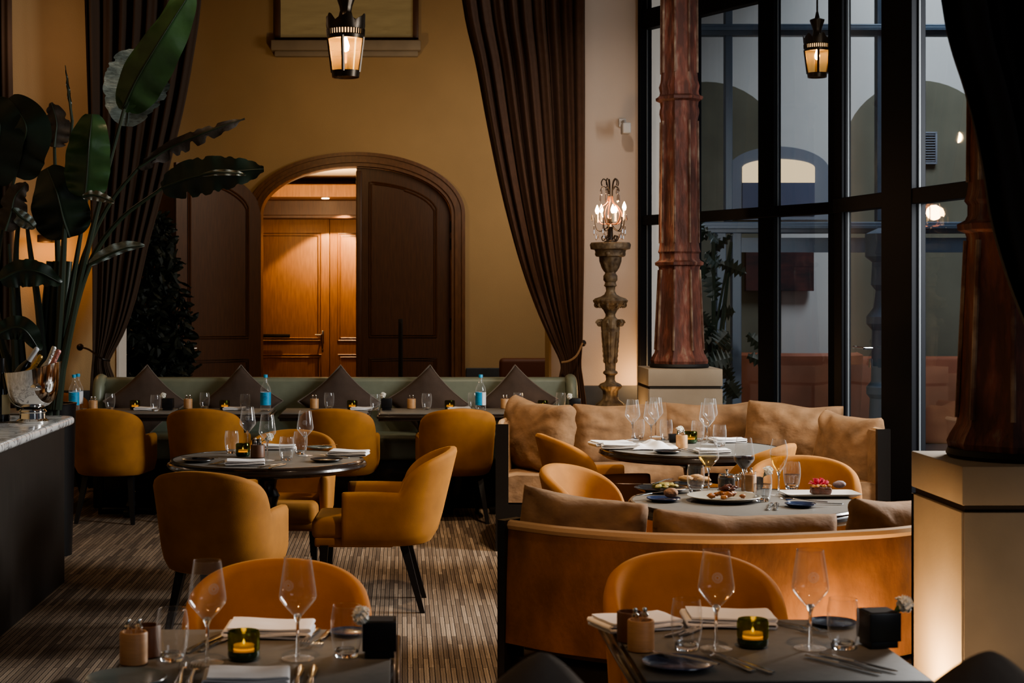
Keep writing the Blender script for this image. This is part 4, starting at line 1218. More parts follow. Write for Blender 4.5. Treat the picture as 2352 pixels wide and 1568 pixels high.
nap(800, 1045, -.15, 'white folded napkin at the right edge'+L, 1.0)
cut(knife, 622, 1070, -.5, 'left knife of the pair at the near edge'+L); cut(knife, 638, 1071, -.3, 'right knife of the pair at the near edge'+L)
cut(fork, 768, 1049, .9, 'fork beside the right napkin'+L)
# far round table
L = ' on the far round table'
nap(1402, 1024, .25, 'left white napkin of a loose stack'+L, 1.05); nap(1425, 1030, -.1, 'lower white napkin by the table edge'+L, 1.0)
o = put(lambda: None, (0,0,0)) if False else None
bm = napkin_bm(.13, .09, .03, 1); tag(make('open_napkin', bm, M['white'], None, True, 180, on(1500, 1030)), 'large white napkin spread loosely at the front of the far round table', 'napkin')
wg(1453, 1010, 'leftmost wine glass'+L, mark=False); wg(1496, 1016, 'second wine glass from left'+L, mark=False); wg(1506, 1003, 'wine glass just behind the second one'+L, mark=False)
wg(1624, 1020, 'fourth wine glass from left'+L, mark=False); wg(1631, 1006, 'wine glass farthest right and back'+L, mark=False)
wt_(1466, 1008, 'leftmost water tumbler'+L); wt_(1530, 1010, 'middle water tumbler by the carnation'+L); wt_(1603, 1013, 'water tumbler behind the tealight'+L); wt_(1653, 1024, 'rightmost water tumbler'+L)
fb(1545, 1015, 'black flower box in the middle of the far round table', 1552, 985, 'white carnation'+L, 0, .55)
wh(1566, 1029, 'light wooden condiment cylinder'+L, 2, False, 'on the far round table')
tl_(1586, 1017, 'green tealight'+L)
pl(1533, 1040, 'dark plate near the front edge'+L, R=.075, key='pd2')
cut(fork, 1573, 1036, .5, 'left fork at the front of the far round table'); cut(fork, 1592, 1037, .5, 'right fork at the front of the far round table')
nap(1672, 1015, .2, 'white folded napkin at the right side of the far round table', .9); nap(1636, 1040, .1, 'white napkin half hidden behind the white wine glass', .85)
# food table
L = ' on the food table'
pl(1518, 1128, 'large black plate of pale salad'+L, R=.115, rim=.016, key='pdl')
p = on(1518, 1128); bm = NB(); rnd = random.Random(5)
for i in range(22):
    a = rnd.uniform(0,2*PI); q = rnd.uniform(0,.055)
    blob(bm, (q*math.cos(a), q*math.sin(a)*.9, .006+.012*(1-q/.06)), rnd.uniform(.010,.018), 2, .5, 2, (1.5,.8,.6), i)
tag(make('salad', bm, M['salad'], None, True, 60, p+Vector((.01,0,.014))), 'pale golden salad on the large black plate', 'food')
cut(fork, 1520, 1126, -.6, 'fork laid over the salad plate', None, .035); cut(knife, 1472, 1124, 1.35, 'knife resting on the left rim of the salad plate', None, .02)
pl(1524, 1150, 'blue side plate with a bread roll at the near left'+L, m='plate_blue', R=.07, key='pb3')
bm = NB(); blob(bm, (0,0,.020), .024, 3, .12, 2, (1.25,.85,.85)); tag(make('bread_roll', bm, M['bread_rye'], None, True, 180, on(1541, 1148)+Vector((0,0,.010))), 'small brown bread roll on the blue side plate', 'bread')
cut(knife, 1500, 1144, -.8, 'butter knife resting on the blue bread plate', None, .018)
pl(1592, 1116, 'dark bread plate at the back left'+L, R=.085, key='pd3')
for i, (px, py) in enumerate(((1575,1113),(1600,1110),(1617,1116))):
    bm = NB(); blob(bm, (0,0,.016), .019, 3, .2, 2, (1.7,.9,.75), i); tag(make('bread_piece', bm, M['bread'], None, True, 180, on(px, py)+Vector((0,0,.012)), (0,0,.3*i-.3)), ('left','middle','right')[i]+' piece of pale bread on the dark plate', 'bread', 'bread pieces')
wt_(1598, 1131, 'water tumbler in front of the bread plate'+L, .03)
wg(1628, 1126, 'glass of white wine at the left'+L, fill='wine_w', level=.36)
put(oil_jar, on(1669, 1124), 0, 'black vinegar jar with silver lid'+L, 'jar')
for i, px in enumerate((1692, 1700)): 
    o = put(shaker, on(px, 1124-i*4), 0, 'silver-capped glass shaker beside the vinegar jar', 'shaker', 'shakers by the vinegar jar'); o.scale = (1.3,1.3,1.35)
wg(1709, 1131, 'glass of dark red wine'+L, rz=-.25, fill='wine_r', level=.40)
wh(1720, 1128, 'light wooden condiment cylinder'+L, 2, False, 'on the food table')
fb(1738, 1122, 'small black flower box behind the front tumbler'+L, 1752, 1078, 'white carnation beside the red wine glass', 0, .6)
wt_(1752, 1150, 'half full water tumbler nearest us'+L, .07)
wg(1789, 1137, 'slim glass of sparkling wine at the right'+L, fill='wine_w', level=.52, slim=True)
wt_(1819, 1122, 'water tumbler half full in front of the orange chair'+L, .062)
pl(1663, 1149, 'wide sand-coloured plate of braised food'+L, m='plate_sand', R=.152, rim=.020, key='psand')
p = on(1668, 1149); bm = NB(); rnd = random.Random(9)
for i in range(26):
    a = rnd.uniform(0,2*PI); q = rnd.uniform(0,.06)
    blob(bm, (q*math.cos(a)*1.1, q*math.sin(a)*.8, .004+.016*(1-q/.06)), rnd.uniform(.010,.017), 2, .5, 3, (1.2,.9,.8), i)
fd = make('braised_ragu', bm, M['ragu'], None, True, 180, p+Vector((0,0,.014))); tag(fd, 'heap of brown braised food on the sand plate', 'food')
bm = NB()
for i in range(5): blob(bm, (-.012+.01*i, -.01*(i % 2), .034+.006*(i % 3)), .014, 2, .3, 2, (1.3,.8,.6), i)
make('mushroom_slice', bm, M['ragu_d'], fd)
r = thing('plate', 'long white rectangular plate with seared meat', 'plate', on(1883, 1139), .03)
bm = NB()
def rr(w, d, z, n=8): 
    out = []
    rad = min(w, d)*.25
    for cx, cy, a0 in ((w-rad,d-rad,0),(-w+rad,d-rad,PI/2),(-w+rad,-d+rad,PI),(w-rad,-d+rad,1.5*PI)):
        for i in range(n+1): out.append((cx+rad*math.cos(a0+PI/2*i/n), cy+rad*math.sin(a0+PI/2*i/n), z))
    return out
loft(bm, [rr(.13,.055,0), rr(.157,.085,.014), rr(.158,.086,.017), rr(.154,.082,.016), rr(.13,.06,.006)], True, True)
make('dish', bm, M['plate_white'], r)
mt = thing('seared_meat', 'block of seared dark meat with golden crust on the white plate', 'food', on(1885, 1139)+Vector((0,0,.007)))
bm = NB(); box(bm, -.042,.042,-.028,.028,0,.034,.012,3)
bmesh.ops.subdivide_edges(bm, edges=bm.edges[:], cuts=2, use_grid_fill=True)
for v in bm.verts: v.co += v.co.normalized()*.005*noise.noise(v.co*70)
make('meat', bm, M['meat'], mt)
bm = NB(); rnd = random.Random(2)
for i in range(26): blob(bm, (rnd.uniform(-.038,.038), rnd.uniform(-.022,.022), .037), .0085, 1, .5, 3, (1,1,.8), i)
make('crust', bm, M['crumb'], mt)
bm = NB()
for i in range(14): cardleaf(bm, (rnd.uniform(-.022,.012), rnd.uniform(-.01,.01), .042), .026, .004, rnd.uniform(-1.3,1.3), rnd.uniform(-1,1), 4)
make('petal_garnish', bm, M['pink'], mt, False)
bm = NB(); blob(bm, (0,0,.018), .019, 3, .12, 2, (1.5,.9,.85)); tag(make('speckled_roll', bm, M['purple'], None, True, 180, on(1928, 1128)+Vector((0,0,.012))), 'grey speckled bread roll at the back of the white plate', 'bread')
pl(1838, 1163, 'blue side plate at the near right'+L, m='plate_blue', R=.062, key='pb4')
cut(spoon, 1842, 1161, 1.25, 'spoon across the blue side plate in front', None, .016)
cut(fork, 1878, 1158, 1.5, 'fork with bright handle in front of the white plate'); 
cut(knife, 1768, 1163, -.3, 'left knife lying in front of the tumbler'+L); cut(knife, 1783, 1163, -.25, 'right knife lying in front of the tumbler'+L)
# banquette tables
B = ['left end banquette table', 'second banquette table', 'middle banquette table', 'fourth banquette table', 'right end banquette table']
for px, i in ((214,0),(432,1),(722,2),(945,3),(1160,4)): wh(px, 938 if i != 0 else 942, 'light wooden condiment cylinder on the '+B[i], 2, False, 'on the '+B[i])
for px, py, i, w_ in ((253,940,0,'left'),(357,944,0,'right'),(470,938,1,'left'),(563,942,1,'right'),(756,938,2,'left'),(862,942,2,'right'),(980,940,3,'left'),(1086,938,3,'right'),(1190,938,4,'left'),(1288,938,4,'right')):
    wt_(px, py, w_+' water tumbler on the '+B[i])
for px, i in ((310,0),(516,1),(809,2),(1033,3),(1247,4)): tl_(px, 940, 'green tealight on the '+B[i])
for px, i in ((334,0),(538,1),(830,2),(1054,3),(1224,4)): nap(px, 941, .1, 'white folded napkin on the '+B[i], .8)
for px, i, c in ((392,0,381),(894,2,884),(1322,4,1313)): fb(px-6 if i != 4 else px-2, 941, 'black flower box on the '+B[i], c, 912, 'white carnation on the '+B[i])
for px, py, rz, lb in ((170,944,0,'water bottle with blue label, in front of the white-labelled one at left'),(179,941,2.4,'white-labelled water bottle at left behind the blue one'),(610,944,0,'water bottle with blue label against the second taupe cushion'),(1104,944,-1.3,'water bottle with half white, half blue label by the right chair')):
    o = put(bottle, on(px, py), PI if rz == 2.4 else rz, lb, 'bottle', 'blue-labelled water bottles')
# extra table carrying the two bottles at far left
sq(-2.99, -2.325, 11.45, 12.02, 'square table in shadow at far left carrying two water bottles', 'sqb')

# ------------------------------------------------------------------ green banquette and cushions
bq = thing('green_banquette', 'long sage green leather banquette with rounded end rolls', 'bench', (-.55, 12.6, 0))
xa, xb = xd(236,12.7)+.55, xd(1308,12.7)+.55
bm = NB(); box(bm, xa, xb, .0, .16, .1, .945, .035, 4); make('backrest', bm, M['green_leather'], bq)
bm = NB(); box(bm, xa+.03, xb-.03, -.62, 0, .36, .53, .04, 4); make('seat', bm, M['green_leather'], bq)
bm = NB(); box(bm, xa+.05, xb-.05, -.56, .1, 0, .36, .01); make('plinth', bm, M['black_wood'], bq)
for x in (xa, xb):
    bm = NB(); tube(bm, [(x,.10,.92),(x,.02,.93),(x,-.06,.90),(x,-.10,.80),(x,-.12,.60)], .045, 14, 16); box(bm, x-.04, x+.04, -.12, .1, .1, .9, .03, 3); make('end_roll', bm, M['green_leather'], bq)
def diamond():
    r = thing('taupe_cushion')
    bm = pillow_bm(.225, .225, .075, 20, .10, .008, 3, .55, 0, .03)
    bmesh.ops.rotate(bm, verts=bm.verts, cent=(0,0,0), matrix=Matrix.Rotation(PI/4, 3, 'Y'))
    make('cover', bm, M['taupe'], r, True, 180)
    bm = NB(); pts = []
    n = 20
    c = []
    for i in range(4*n+1):
        k, t = divmod(i, n); u = -1+2*t/n
        k %= 4
        uu, vv = [(u,-1),(1,u),(-u,1),(-1,-u)][k]
        g_ = lambda q: math.sin(q*PI/2)*.35+q*.65
        uu, vv = g_(uu), g_(vv)
        x = uu*.225*(1-.10*(1-vv*vv)); z = vv*.225*(1-.10*(1-uu*uu))
        c.append((x*math.cos(PI/4)+z*math.sin(PI/4), 0, -x*math.sin(PI/4)+z*math.cos(PI/4)))
    tube(bm, c, .006, 6); make('piping', bm, M['taupe_pipe'], r)
    return r
lbl = ['leftmost taupe diamond cushion on the green banquette', 'second taupe diamond cushion, left of the blue bottle', 'middle taupe diamond cushion on the green banquette', 'fourth taupe diamond cushion, before the closed door leaf', 'rightmost taupe diamond cushion on the green banquette']
for i, px in enumerate((333,553,780,982,1190)):
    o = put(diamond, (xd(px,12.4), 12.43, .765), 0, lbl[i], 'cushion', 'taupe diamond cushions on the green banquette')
    o.rotation_euler = (-.22, (.03,-.04,.02,.05,-.05)[i], (.1,-.05,.05,-.1,.06)[i]); o.scale = (1.02, 1, .92)
# near banquette below the picture edge, with three cushions
nb = thing('near_banquette', 'dark bench back just below the bottom edge with taupe cushions on it', 'bench', (0.6, 2.3, 0))
bm = NB(); box(bm, -2.2, 1.6, -.12, 0, 0, .60, .03, 3); make('backrest', bm, M['green_leather'], nb)
bm = NB(); box(bm, -2.2, 1.6, 0, .50, .12, .44, .04, 3); make('seat', bm, M['green_leather'], nb)
for px, py, lb, rz, sc_, d in ((1222,1480,'dark taupe cushion tip at the bottom centre',.05,.82,2.55),(2212,1475,'dark taupe cushion tip at the bottom right corner',-.1,1.1,2.55),(160,1534,'dark taupe cushion tip at the bottom left',.1,1.0,2.6)):
    t = Q(px, py, d)
    o = thing('taupe_cushion', lb, 'cushion', (t.x, d-.05, t.z-.272*sc_), rz, 'near taupe cushions')
    bm = pillow_bm(.225*sc_, .225*sc_, .085, 24, .04, .012, 5+rz*20, .6, 0, .11)
    bmesh.ops.rotate(bm, verts=bm.verts, cent=(0,0,0), matrix=Matrix.Rotation(PI/4, 3, 'Y'))
    make('cover', bm, M['taupe_near'], o, True, 180); o.rotation_euler = (.15, .04, rz)

# ------------------------------------------------------------------ curved sofas
def sofa_shell(path, z0, z1, th, seat_in, zseat, name, label, N=48, flare=.0, back_m='sofa'):
    pts = bez([Vector((x, y, 0)) for x, y in path], N)
    cen = sum(pts, Vector())/len(pts)
    root = thing(name, label, 'sofa', (cen.x, cen.y, 0))
    nr = []
    for i in range(N):
        t = (pts[min(i+1,N-1)]-pts[max(i-1,0)]).normalized(); n_ = Vector((-t.y, t.x, 0))
        if n_.dot(cen-pts[i]) < 0: n_ = -n_
        nr.append(n_)
    loc = [p-cen for p in pts]
    def O(i, inn, z): 
        v = loc[i]+nr[i]*inn; return Vector((v.x, v.y, z))
    bm = NB()
    loft(bm, [[O(i,-flare,z0), O(i,-flare*.6,(z0+z1)/2), O(i,0,z1-.02), O(i,.01,z1), O(i,th-.01,z1), O(i,th,z1-.02), O(i,th,z0)] for i in range(N)], True, True)
    make('backrest', bm, M[back_m], root, True, 50)
    bm = NB(); tube(bm, [O(i,.012,z1-.003) for i in range(N)], .019, 8); make('piping', bm, M['piping'], root)
    bm = NB()
    loft(bm, [[O(i,th,zseat-.16), O(i,seat_in-.02,zseat-.16), O(i,seat_in,zseat-.12), O(i,seat_in,zseat-.04), O(i,seat_in-.04,zseat), O(i,th+.05,zseat+.01), O(i,th,zseat)] for i in range(N)], True, True)
    make('seat_cushion', bm, M['sofa'], root, True, 60)
    bm = NB()
    loft(bm, [[O(i,.02,.02), O(i,seat_in-.05,.02), O(i,seat_in-.05,zseat-.17), O(i,.02,zseat-.17)] for i in range(N)], True, True)
    make('plinth', bm, M['black_wood'], root, False)
    for i, s in ((0, 0), (N-1, 0)):
        bm = NB()
        d_ = (pts[0]-pts[1]).normalized() if i == 0 else (pts[-1]-pts[-2]).normalized()
        a0 = [O(i,-.02,.0), O(i,th+.0,.0), O(i,th+.0,z1+.015), O(i,-.02,z1+.015)]
        loft(bm, [[v+d_*.001 for v in a0], [v+d_*.035 for v in a0]], True, True)
        a1 = [O(i,th,0.0), O(i,seat_in,0.0), O(i,seat_in,zseat-.17), O(i,th,zseat-.17)]
        loft(bm, [[v+d_*.001 for v in a1], [v+d_*.035 for v in a1]], True, True)
        make('end_panel', bm, M['black_wood'], root, False)
    return root, O
def cushion(px, d, ztop, w, h, yaw, label, seed, tilt=-.15, T=.11, roll=0, group='camel back cushions'):
    bm = pillow_bm(w, h, T, 30, .035, .018, seed, .46, .02, .04)
    o = make('sofa_cushion', bm, M['sofa'], None, True, 180)
    x = xd(px, d); zc = ztop-h*math.cos(tilt)-.0
    o.location = (x, d, zc); o.rotation_euler = (tilt, roll, yaw)
    tag(o, label, 'cushion', group)
    return o
# far sofa
sofa_shell([(.60,10.05),(.66,10.55),(.95,11.12),(1.5,11.38),(2.1,11.33),(2.58,11.0),(2.84,10.4),(2.90,9.68)], .30, .775, .06, .60, .46, 'far_curved_sofa', 'far curved camel velvet sofa wrapping round the table under the column', back_m='sofa')
G = 'back cushions on the far curved sofa'
cushion(1236, 10.42, .92, .33, .235, R_(-60)+PI, 'leftmost far sofa cushion, turned to face right', 11, .1, .135, -.05, G)
cushion(1426, 11.05, .86, .345, .22, R_(10), 'second far sofa cushion, left of the wine glasses', 12, -.14, .135, 0, G)
cushion(1622, 11.12, .86, .325, .22, R_(-3), 'third far sofa cushion, in front of the column pedestal', 13, -.14, .135, 0, G)
cushion(1820, 10.72, .885, .33, .25, R_(-28), 'fourth far sofa cushion, plump and leaning, below the middle window', 14, -.14, .135, .05, G)
cushion(1950, 10.05, .865, .255, .25, R_(-62), 'rightmost far sofa cushion, turned inward beside the end panel', 15, -.1, .135, .05, G)
# near sofa
sofa_shell([(.385,5.88),(.576,5.70),(.86,5.56),(1.2,5.53),(1.55,5.61),(1.80,5.72),(2.1,5.98),(2.3,6.4)], .33, .76, .09, .52, .45, 'near_curved_sofa', 'near curved sofa seen from behind in worn camel velvet with pale piping', N=60, flare=.015, back_m='sofa_back')
G = 'back cushions on the near curved sofa'
cushion(1335, 5.87, .885, .245, .19, R_(-25), 'left cushion rising above the near sofa back', 21, .06, .115, .10, G)
cushion(1708, 5.74, .835, .335, .17, R_(-2), 'long middle cushion above the near sofa back', 22, .06, .115, .02, G)
cushion(2075, 5.95, .86, .24, .185, R_(22), 'right cushion above the near sofa back beside the pedestal', 23, .06, .115, .02, G)

# brown bench in the back room
bb_ = thing('brown_bench', 'low brown leather bench in the room behind the banquette at right', 'bench', (xd(1215,15.2), 15.2, 0))
bm = NB(); box(bm, -.28,.5,-.1,.06,0,H-(822-HY)*15.2/F,.04,4); make('backrest', bm, M['brown_back'], bb_)
bm = NB(); box(bm, -.26,.5,-.55,-.1,.1,.75,.04,4); make('seat', bm, M['brown_back'], bb_)
# floor pole near the closed leaf
pp = thing('floor_post', 'slim black metal post standing before the closed door leaf', 'post', (xd(920,15.8), 15.8, 0))
bm = NB(); box(bm, -.022,.022,-.02,.02,0,H-(732-HY)*15.8/F,.004); make('post', bm, M['iron'], pp)
bm = NB(); box(bm, -.010,.010,-.024,-.02,.2,H-(740-HY)*15.8/F,.001); make('facing_strip', bm, M['bronze'], pp)
bm = NB(); lathe(bm, [(0,0),(.14,0),(.14,.012),(0,.014)], 28); make('foot', bm, M['iron'], pp)
# dark tree in the back room
fc = thing('potted_ficus', 'nearly black leafy tree in shadow between left curtain and open door', 'plant', (xd(345,15.4), 15.4, 0))
bm = NB(); rnd = random.Random(12)
for i in range(1500):
    t = rnd.random(); z = .5+1.85*t
    w = .36*math.sin(PI*min(1,(t*.85+.14)))**.6
    cardleaf(bm, (rnd.uniform(-w, w)*1.0+.05*math.sin(t*7), rnd.uniform(-w, w)*.8, z), .12, .03, rnd.uniform(0,6.28), rnd.uniform(-1.5,1.5), 3)
make('foliage', bm, M['ficus'], fc, False)
bm = NB(); tube(bm, [(0,0,.3),(.03,0,1),(0,0,1.9)], .03, 8, 10); make('trunk', bm, M['stalk'], fc)
bm = NB(); lathe(bm, [(0,0),(.20,0),(.26,.5),(.24,.5),(.22,.45),(0,.45)], 24); make('pot', bm, M['blackbox'], fc)

# ------------------------------------------------------------------ counter, ice bucket, bottles
ct = thing('bar_counter', 'dark panelled bar counter with rounded white marble top', 'counter', (-2.6, 6.2, 0))
ZC = .92
bm = NB(); 
def plan(x0, x1, y0, y1, r, z, n=10):
    out = [(x0,y0,z),(x1,y0,z)]
    for i in range(n+1):
        a = PI/2*i/n; out.append((x1-r+r*math.cos(a), y1-r+r*math.sin(a), z))
    out.append((x0, y1, z)); return out
def shift(L_, dx, dy): return [(x-dx, y-dy, z) for x, y, z in L_]
rg = [(0,-.045),(.012,-.043),(.020,-.034),(.022,-.022),(.020,-.010),(.012,-.002),(0,0)]
loft(bm, [shift(plan(-3.9,-1.845+e,3.0,9.03+e,.10+e,ZC+z), -2.6, 6.2) for e, z in rg], True, True)
make('marble_top', bm, M['marble'], ct, True, 50)
bm = NB(); loft(bm, [shift(plan(-3.85,-1.88,3.05,8.98,.03,z), -2.6, 6.2) for z in (0, ZC-.045)], True, True)
make('body', bm, M['counter'], ct, False)
ib = thing('champagne_bucket', 'large polished silver champagne bucket with scooped rim on the marble counter', 'ice bucket', (xd(75,8.55), 8.55, ZC+.001))
kk = 8.55/F
bm = NB(); lathe(bm, [(0,0),(36*kk,0),(37*kk,.008),(30*kk,.02),(29*kk,.05),(33*kk,.056),(28*kk,.07),(0,.07)], 48); make('foot', bm, M['chrome'], ib)
bm = NB(); rings = []; n = 64
for i in range(n):
    a = 2*PI*i/n; c, s = math.cos(a), math.sin(a)
    rimz = .270+.030*c-.008*s+.02*c*c
    ring = []
    for r_, t in ((.028,0),(.085,.10),(.115,.22),(.130,.42),(.138,.65),(.143,.85),(.146,1.0),(.150,1.005),(.147,1.01),(.140,.98),(.132,.80),(.125,.5),(.10,.25)):
        z = .066+(rimz-.066)*t
        ring.append((r_*c*1.02, r_*s*.85, z))
    rings.append(ring)
rings.append(rings[0]); loft(bm, rings, False, False)
bmesh.ops.remove_doubles(bm, verts=bm.verts, dist=1e-6)
make('bowl', bm, M['chrome'], ib, True, 60)
bm = NB(); blob(bm, (.045,-.118,.19), .022, 2, .2, 3, (1.5,.35,.8)); blob(bm, (.045,-.126,.19), .009, 2, .1); make('handle', bm, M['chrome'], ib)
def wb(label, px, py, lean, foil, body):
    tip = Q(px, py, 8.55); 
    r = thing('wine_bottle', label, 'bottle', (0,0,0), 0, 'bottles in the champagne bucket')
    bm = NB(); lathe(bm, [(0,0),(.038,.002),(.040,.02),(.040,.10),(.030,.135),(.017,.17),(.014,.20),(.014,.25)], 24); make('glass_body', bm, M[body], r)
    bm = NB(); lathe(bm, [(.0185,.165),(.0165,.19),(.0165,.245),(.0175,.25),(.0165,.262),(.012,.268),(0,.268)], 24); make('foil', bm, M[foil], r)
    return r, tip
for label, px, py, ax_, ay_, foil, body in (('dark bottle with pale grey capsule leaning right in the bucket',88,798,.58,-.02,'foil_w','dark_bottle'),('gold-foiled bottle in the middle of the bucket',100,815,.60,-.06,'foil_g','foil_g'),
        ('silver-foiled bottle behind the pink one in the bucket',121,796,.36,.05,'foil_s','foil_s'),('pink-foiled bottle at the right of the bucket',137,803,.44,-.01,'foil_p','foil_p')):
    r, tip = wb(label, px, py, 0, foil, body)
    dirv = Vector((math.sin(ax_), ay_, math.cos(ax_))).normalized()
    base = tip-dirv*.268*.82+Vector((0, ay_*.9, 0)); r.scale = (.82,.82,.82)
    r.location = base; r.rotation_euler = dirv.to_track_quat('Z', 'Y').to_euler()
r = thing('wine_bottle', 'upright black wine bottle with cream label at the left edge of the counter', 'bottle', P(4, 968, ZC)+Vector((0,0,.001)))
bm = NB(); lathe(bm, [(0,0),(.042,.002),(.044,.02),(.044,.17),(.034,.205),(.019,.24),(.015,.27),(.015,.335),(0,.335)], 28); make('glass_body', bm, M['dark_bottle'], r)
bm = NB(); lathe(bm, [(.0165,.26),(.0165,.337),(0,.338)], 20); make('capsule', bm, M['blackbox'], r)
bm = NB(); rgs = [[(.0446*math.cos(a), .0446*math.sin(a), z) for z in (.04,.145)] for a in [-PI*.42+PI*.55*i/14 for i in range(15)]]; loft(bm, rgs, False, False); make('label', bm, M['cream_label'], r)

# ------------------------------------------------------------------ giant banana plant
PB = Vector((xd(118,9.9), 9.9, 0))
bp_ = thing('banana_plant', 'giant banana plant with broad dark leaves fanning behind the marble counter', 'plant', tuple(PB))
def big_leaf(mid, hl, hr, m, fold=.25, tear=0, n=40, rip=.01, seed=0, droop=0, shape=.55, ds=(0,0)):
    pts = bez([Q(*p) for p in mid], n)
    bm = NB(); rings = []; K = 7
    view = Vector((0,1,0))
    for i, p in enumerate(pts):
        s = i/(n-1)
        t = (pts[min(i+1,n-1)]-pts[max(i-1,0)]).normalized()
        side = t.cross(view).normalized()
        d = p.y
        w = math.sin(PI*(s**.8*.96+.03))**shape
        ring = []
        for j in range(-K, K+1):
            q = j/K
            W_ = (hr if q > 0 else hl)*d/F*w
            if tear and abs(q) > .3:
                tt = noise.noise(Vector((s*14, seed*3.1+(1 if q > 0 else 5), 0)))
                W_ *= 1-tear*max(0, tt*1.6+.1*math.sin(s*60))
            v = p+side*(q*W_)+view*(fold*abs(q)*W_+ rip*math.sin(s*26+seed)*abs(q)+ds[0 if q < 0 else 1]*abs(q)**2*W_)
            v.z -= droop*q*q*W_
            ring.append(v-PB)
        rings.append(ring)
    loft(bm, rings, False, False)
    o = make('leaf', bm, M[m], bp_, True, 180)
    rb = NB(); tube(rb, [p-PB-view*.004 for p in pts], lambda f: .008*(1-f)+.002, 6); make('midrib', rb, M['stalk'], o)
    return o
D = 9.8
big_leaf([(283,248,D),(315,180,D-.1),(372,85,D-.2),(438,-18,D-.2)], 62, 38, 'leaf', .3, seed=1, shape=.45)
big_leaf([(285,255,D),(330,165,D-.05),(400,60,D-.1),(455,-70,D)], 28, 50, 'leaf', .2, seed=9, shape=.5)
big_leaf([(330,118,D+.1),(318,170,D+.12),(300,230,D+.1),(292,290,D+.05)], 72, 80, 'leaf_g', -.15, .18, seed=2, rip=.006, shape=.5)
big_leaf([(195,452,D-.2),(200,400,D-.25),(205,330,D-.3),(212,262,D-.25)], 50, 56, 'leaf', .25, seed=3, shape=.35)
big_leaf([(160,545,D-.1),(145,500,D-.15),(130,440,D-.2),(108,385,D-.1)], 62, 72, 'leaf_d', .25, seed=4, shape=.42)
big_leaf([(34,405,D-.6),(45,350,D-.7),(60,290,D-.8),(20,225,D-.7)], 60, 62, 'leaf_d', .2, seed=5, shape=.4)
big_leaf([(-20,420,D-.6),(-10,350,D-.7),(0,290,D-.8),(-20,228,D-.7)], 60, 80, 'leaf_d', .1, seed=15, shape=.35)
big_leaf([(125,338,D+.1),(128,310,D+.1),(130,280,D+.1),(118,235,D+.1)], 34, 34, 'leaf_b', .2, .45, seed=6)
big_leaf([(166,275,D),(160,230,D),(155,190,D),(150,150,D)], 4, 4, 'leaf_d', 0, seed=7, shape=1)
big_leaf([(318,385,D+.1),(390,340,D+.1),(470,305,D+.05),(562,272,D+.05)], 24, 16, 'leaf_b', .3, .75, seed=8, n=80)
big_leaf([(372,432,D-.1),(440,408,D-.15),(520,395,D-.2),(606,388,D-.2)], 46, 44, 'leaf_d', .2, .35, seed=10, n=60)
big_leaf([(462,402,D-.22),(500,396,D-.25),(540,397,D-.25),(566,402,D-.23)], 7, 7, 'leaf_l', .1, seed=11)
big_leaf([(206,608,D-.3),(250,585,D-.3),(290,570,D-.3),(332,564,D-.3)], 9, 20, 'leaf_g', .3, seed=12, tear=.1)
big_leaf([(0,642,D-.5),(45,622,D-.5),(90,625,D-.5),(140,650,D-.45)], 30, 38, 'leaf_d', .2, .15, seed=13, droop=.3)
big_leaf([(-5,765,D-.6),(30,752,D-.6),(60,760,D-.6),(92,805,D-.55)], 24, 34, 'leaf_d', .2, seed=14, droop=.2)
big_leaf([(12,530,D-.2),(25,490,D-.2),(35,450,D-.2),(62,420,D-.2)], 34, 30, 'leaf_b', .2, .3, seed=16)
big_leaf([(30,480,D-.2),(50,500,D-.2),(68,512,D-.2),(80,525,D-.2)], 20, 16, 'leaf_g', .2, seed=17)
big_leaf([(190,452,D-.3),(215,448,D-.3),(240,455,D-.3),(262,465,D-.3)], 12, 12, 'leaf_l', .1, .3, seed=18)
bm = NB()
stems = [((285,250),(240,420),(190,620),(140,860),(118,940)), ((372,432),(270,510),(200,620),(150,800),(128,940)), ((318,385),(250,470),(190,600),(150,780),(125,940)), ((200,452),(175,600),(150,750),(130,940)),
         ((150,545),(140,640),(125,780),(112,940)), ((206,608),(180,680),(150,800),(130,940)), ((34,405),(10,500),(-8,620),(-5,740),(50,940)), ((125,338),(130,500),(135,700),(120,940)), ((60,500),(70,580),(90,720),(110,940)),
         ((135,655),(128,700),(115,820),(112,940)), ((166,275),(150,500),(140,700),(125,940)), ((55,430),(38,560),(40,700),(60,940)), ((92,800),(100,870),(110,940)), ((20,560),(30,700),(42,930))]
for i, st in enumerate(stems):
    dd = D+.0+.06*((i*37) % 5-2)
    o = bm
    b2 = NB(); tube(b2, [Q(x, y, dd)-PB for x, y in st], lambda f, i=i: .010+.022*f**1.2, 8, 24); make('stalk', b2, M['stalk'], bp_)
bm.free()
for k, (a, b, w_) in enumerate(((112,125,.055),(95,108,.045),(128,150,.04))):
    b2 = NB(); tube(b2, [Q(a,960,D)-PB, Q((a+b)/2,780,D)-PB, Q(b+8,600,D)-PB], lambda f: w_*(1-.45*f), 10, 14); make('trunk', b2, M['stalk'], bp_)
b2 = NB(); zt = H-(925-HY)*9.9/F
lathe(b2, [(0,0),(.125,0),(.15,zt-.02),(.155,zt),(.135,zt),(.13,zt-.05),(0,zt-.05)], 36, (0,0,0)); make('planter', b2, M['blackbox'], bp_)

# ------------------------------------------------------------------ camera
cam = bpy.data.cameras.new('camera'); co = bpy.data.objects.new('camera', cam); COL.objects.link(co)
co.location = (0,0,H); co.rotation_euler = (PI/2,0,0)
cam.sensor_width = 36; cam.lens = F/2352*36
cam.shift_x = (1176-CX)/2352; cam.shift_y = (HY-784)/2352
cam.clip_start = .05
cam.dof.use_dof = True; cam.dof.focus_distance = 8.3; cam.dof.aperture_fstop = 7
SC.camera = co

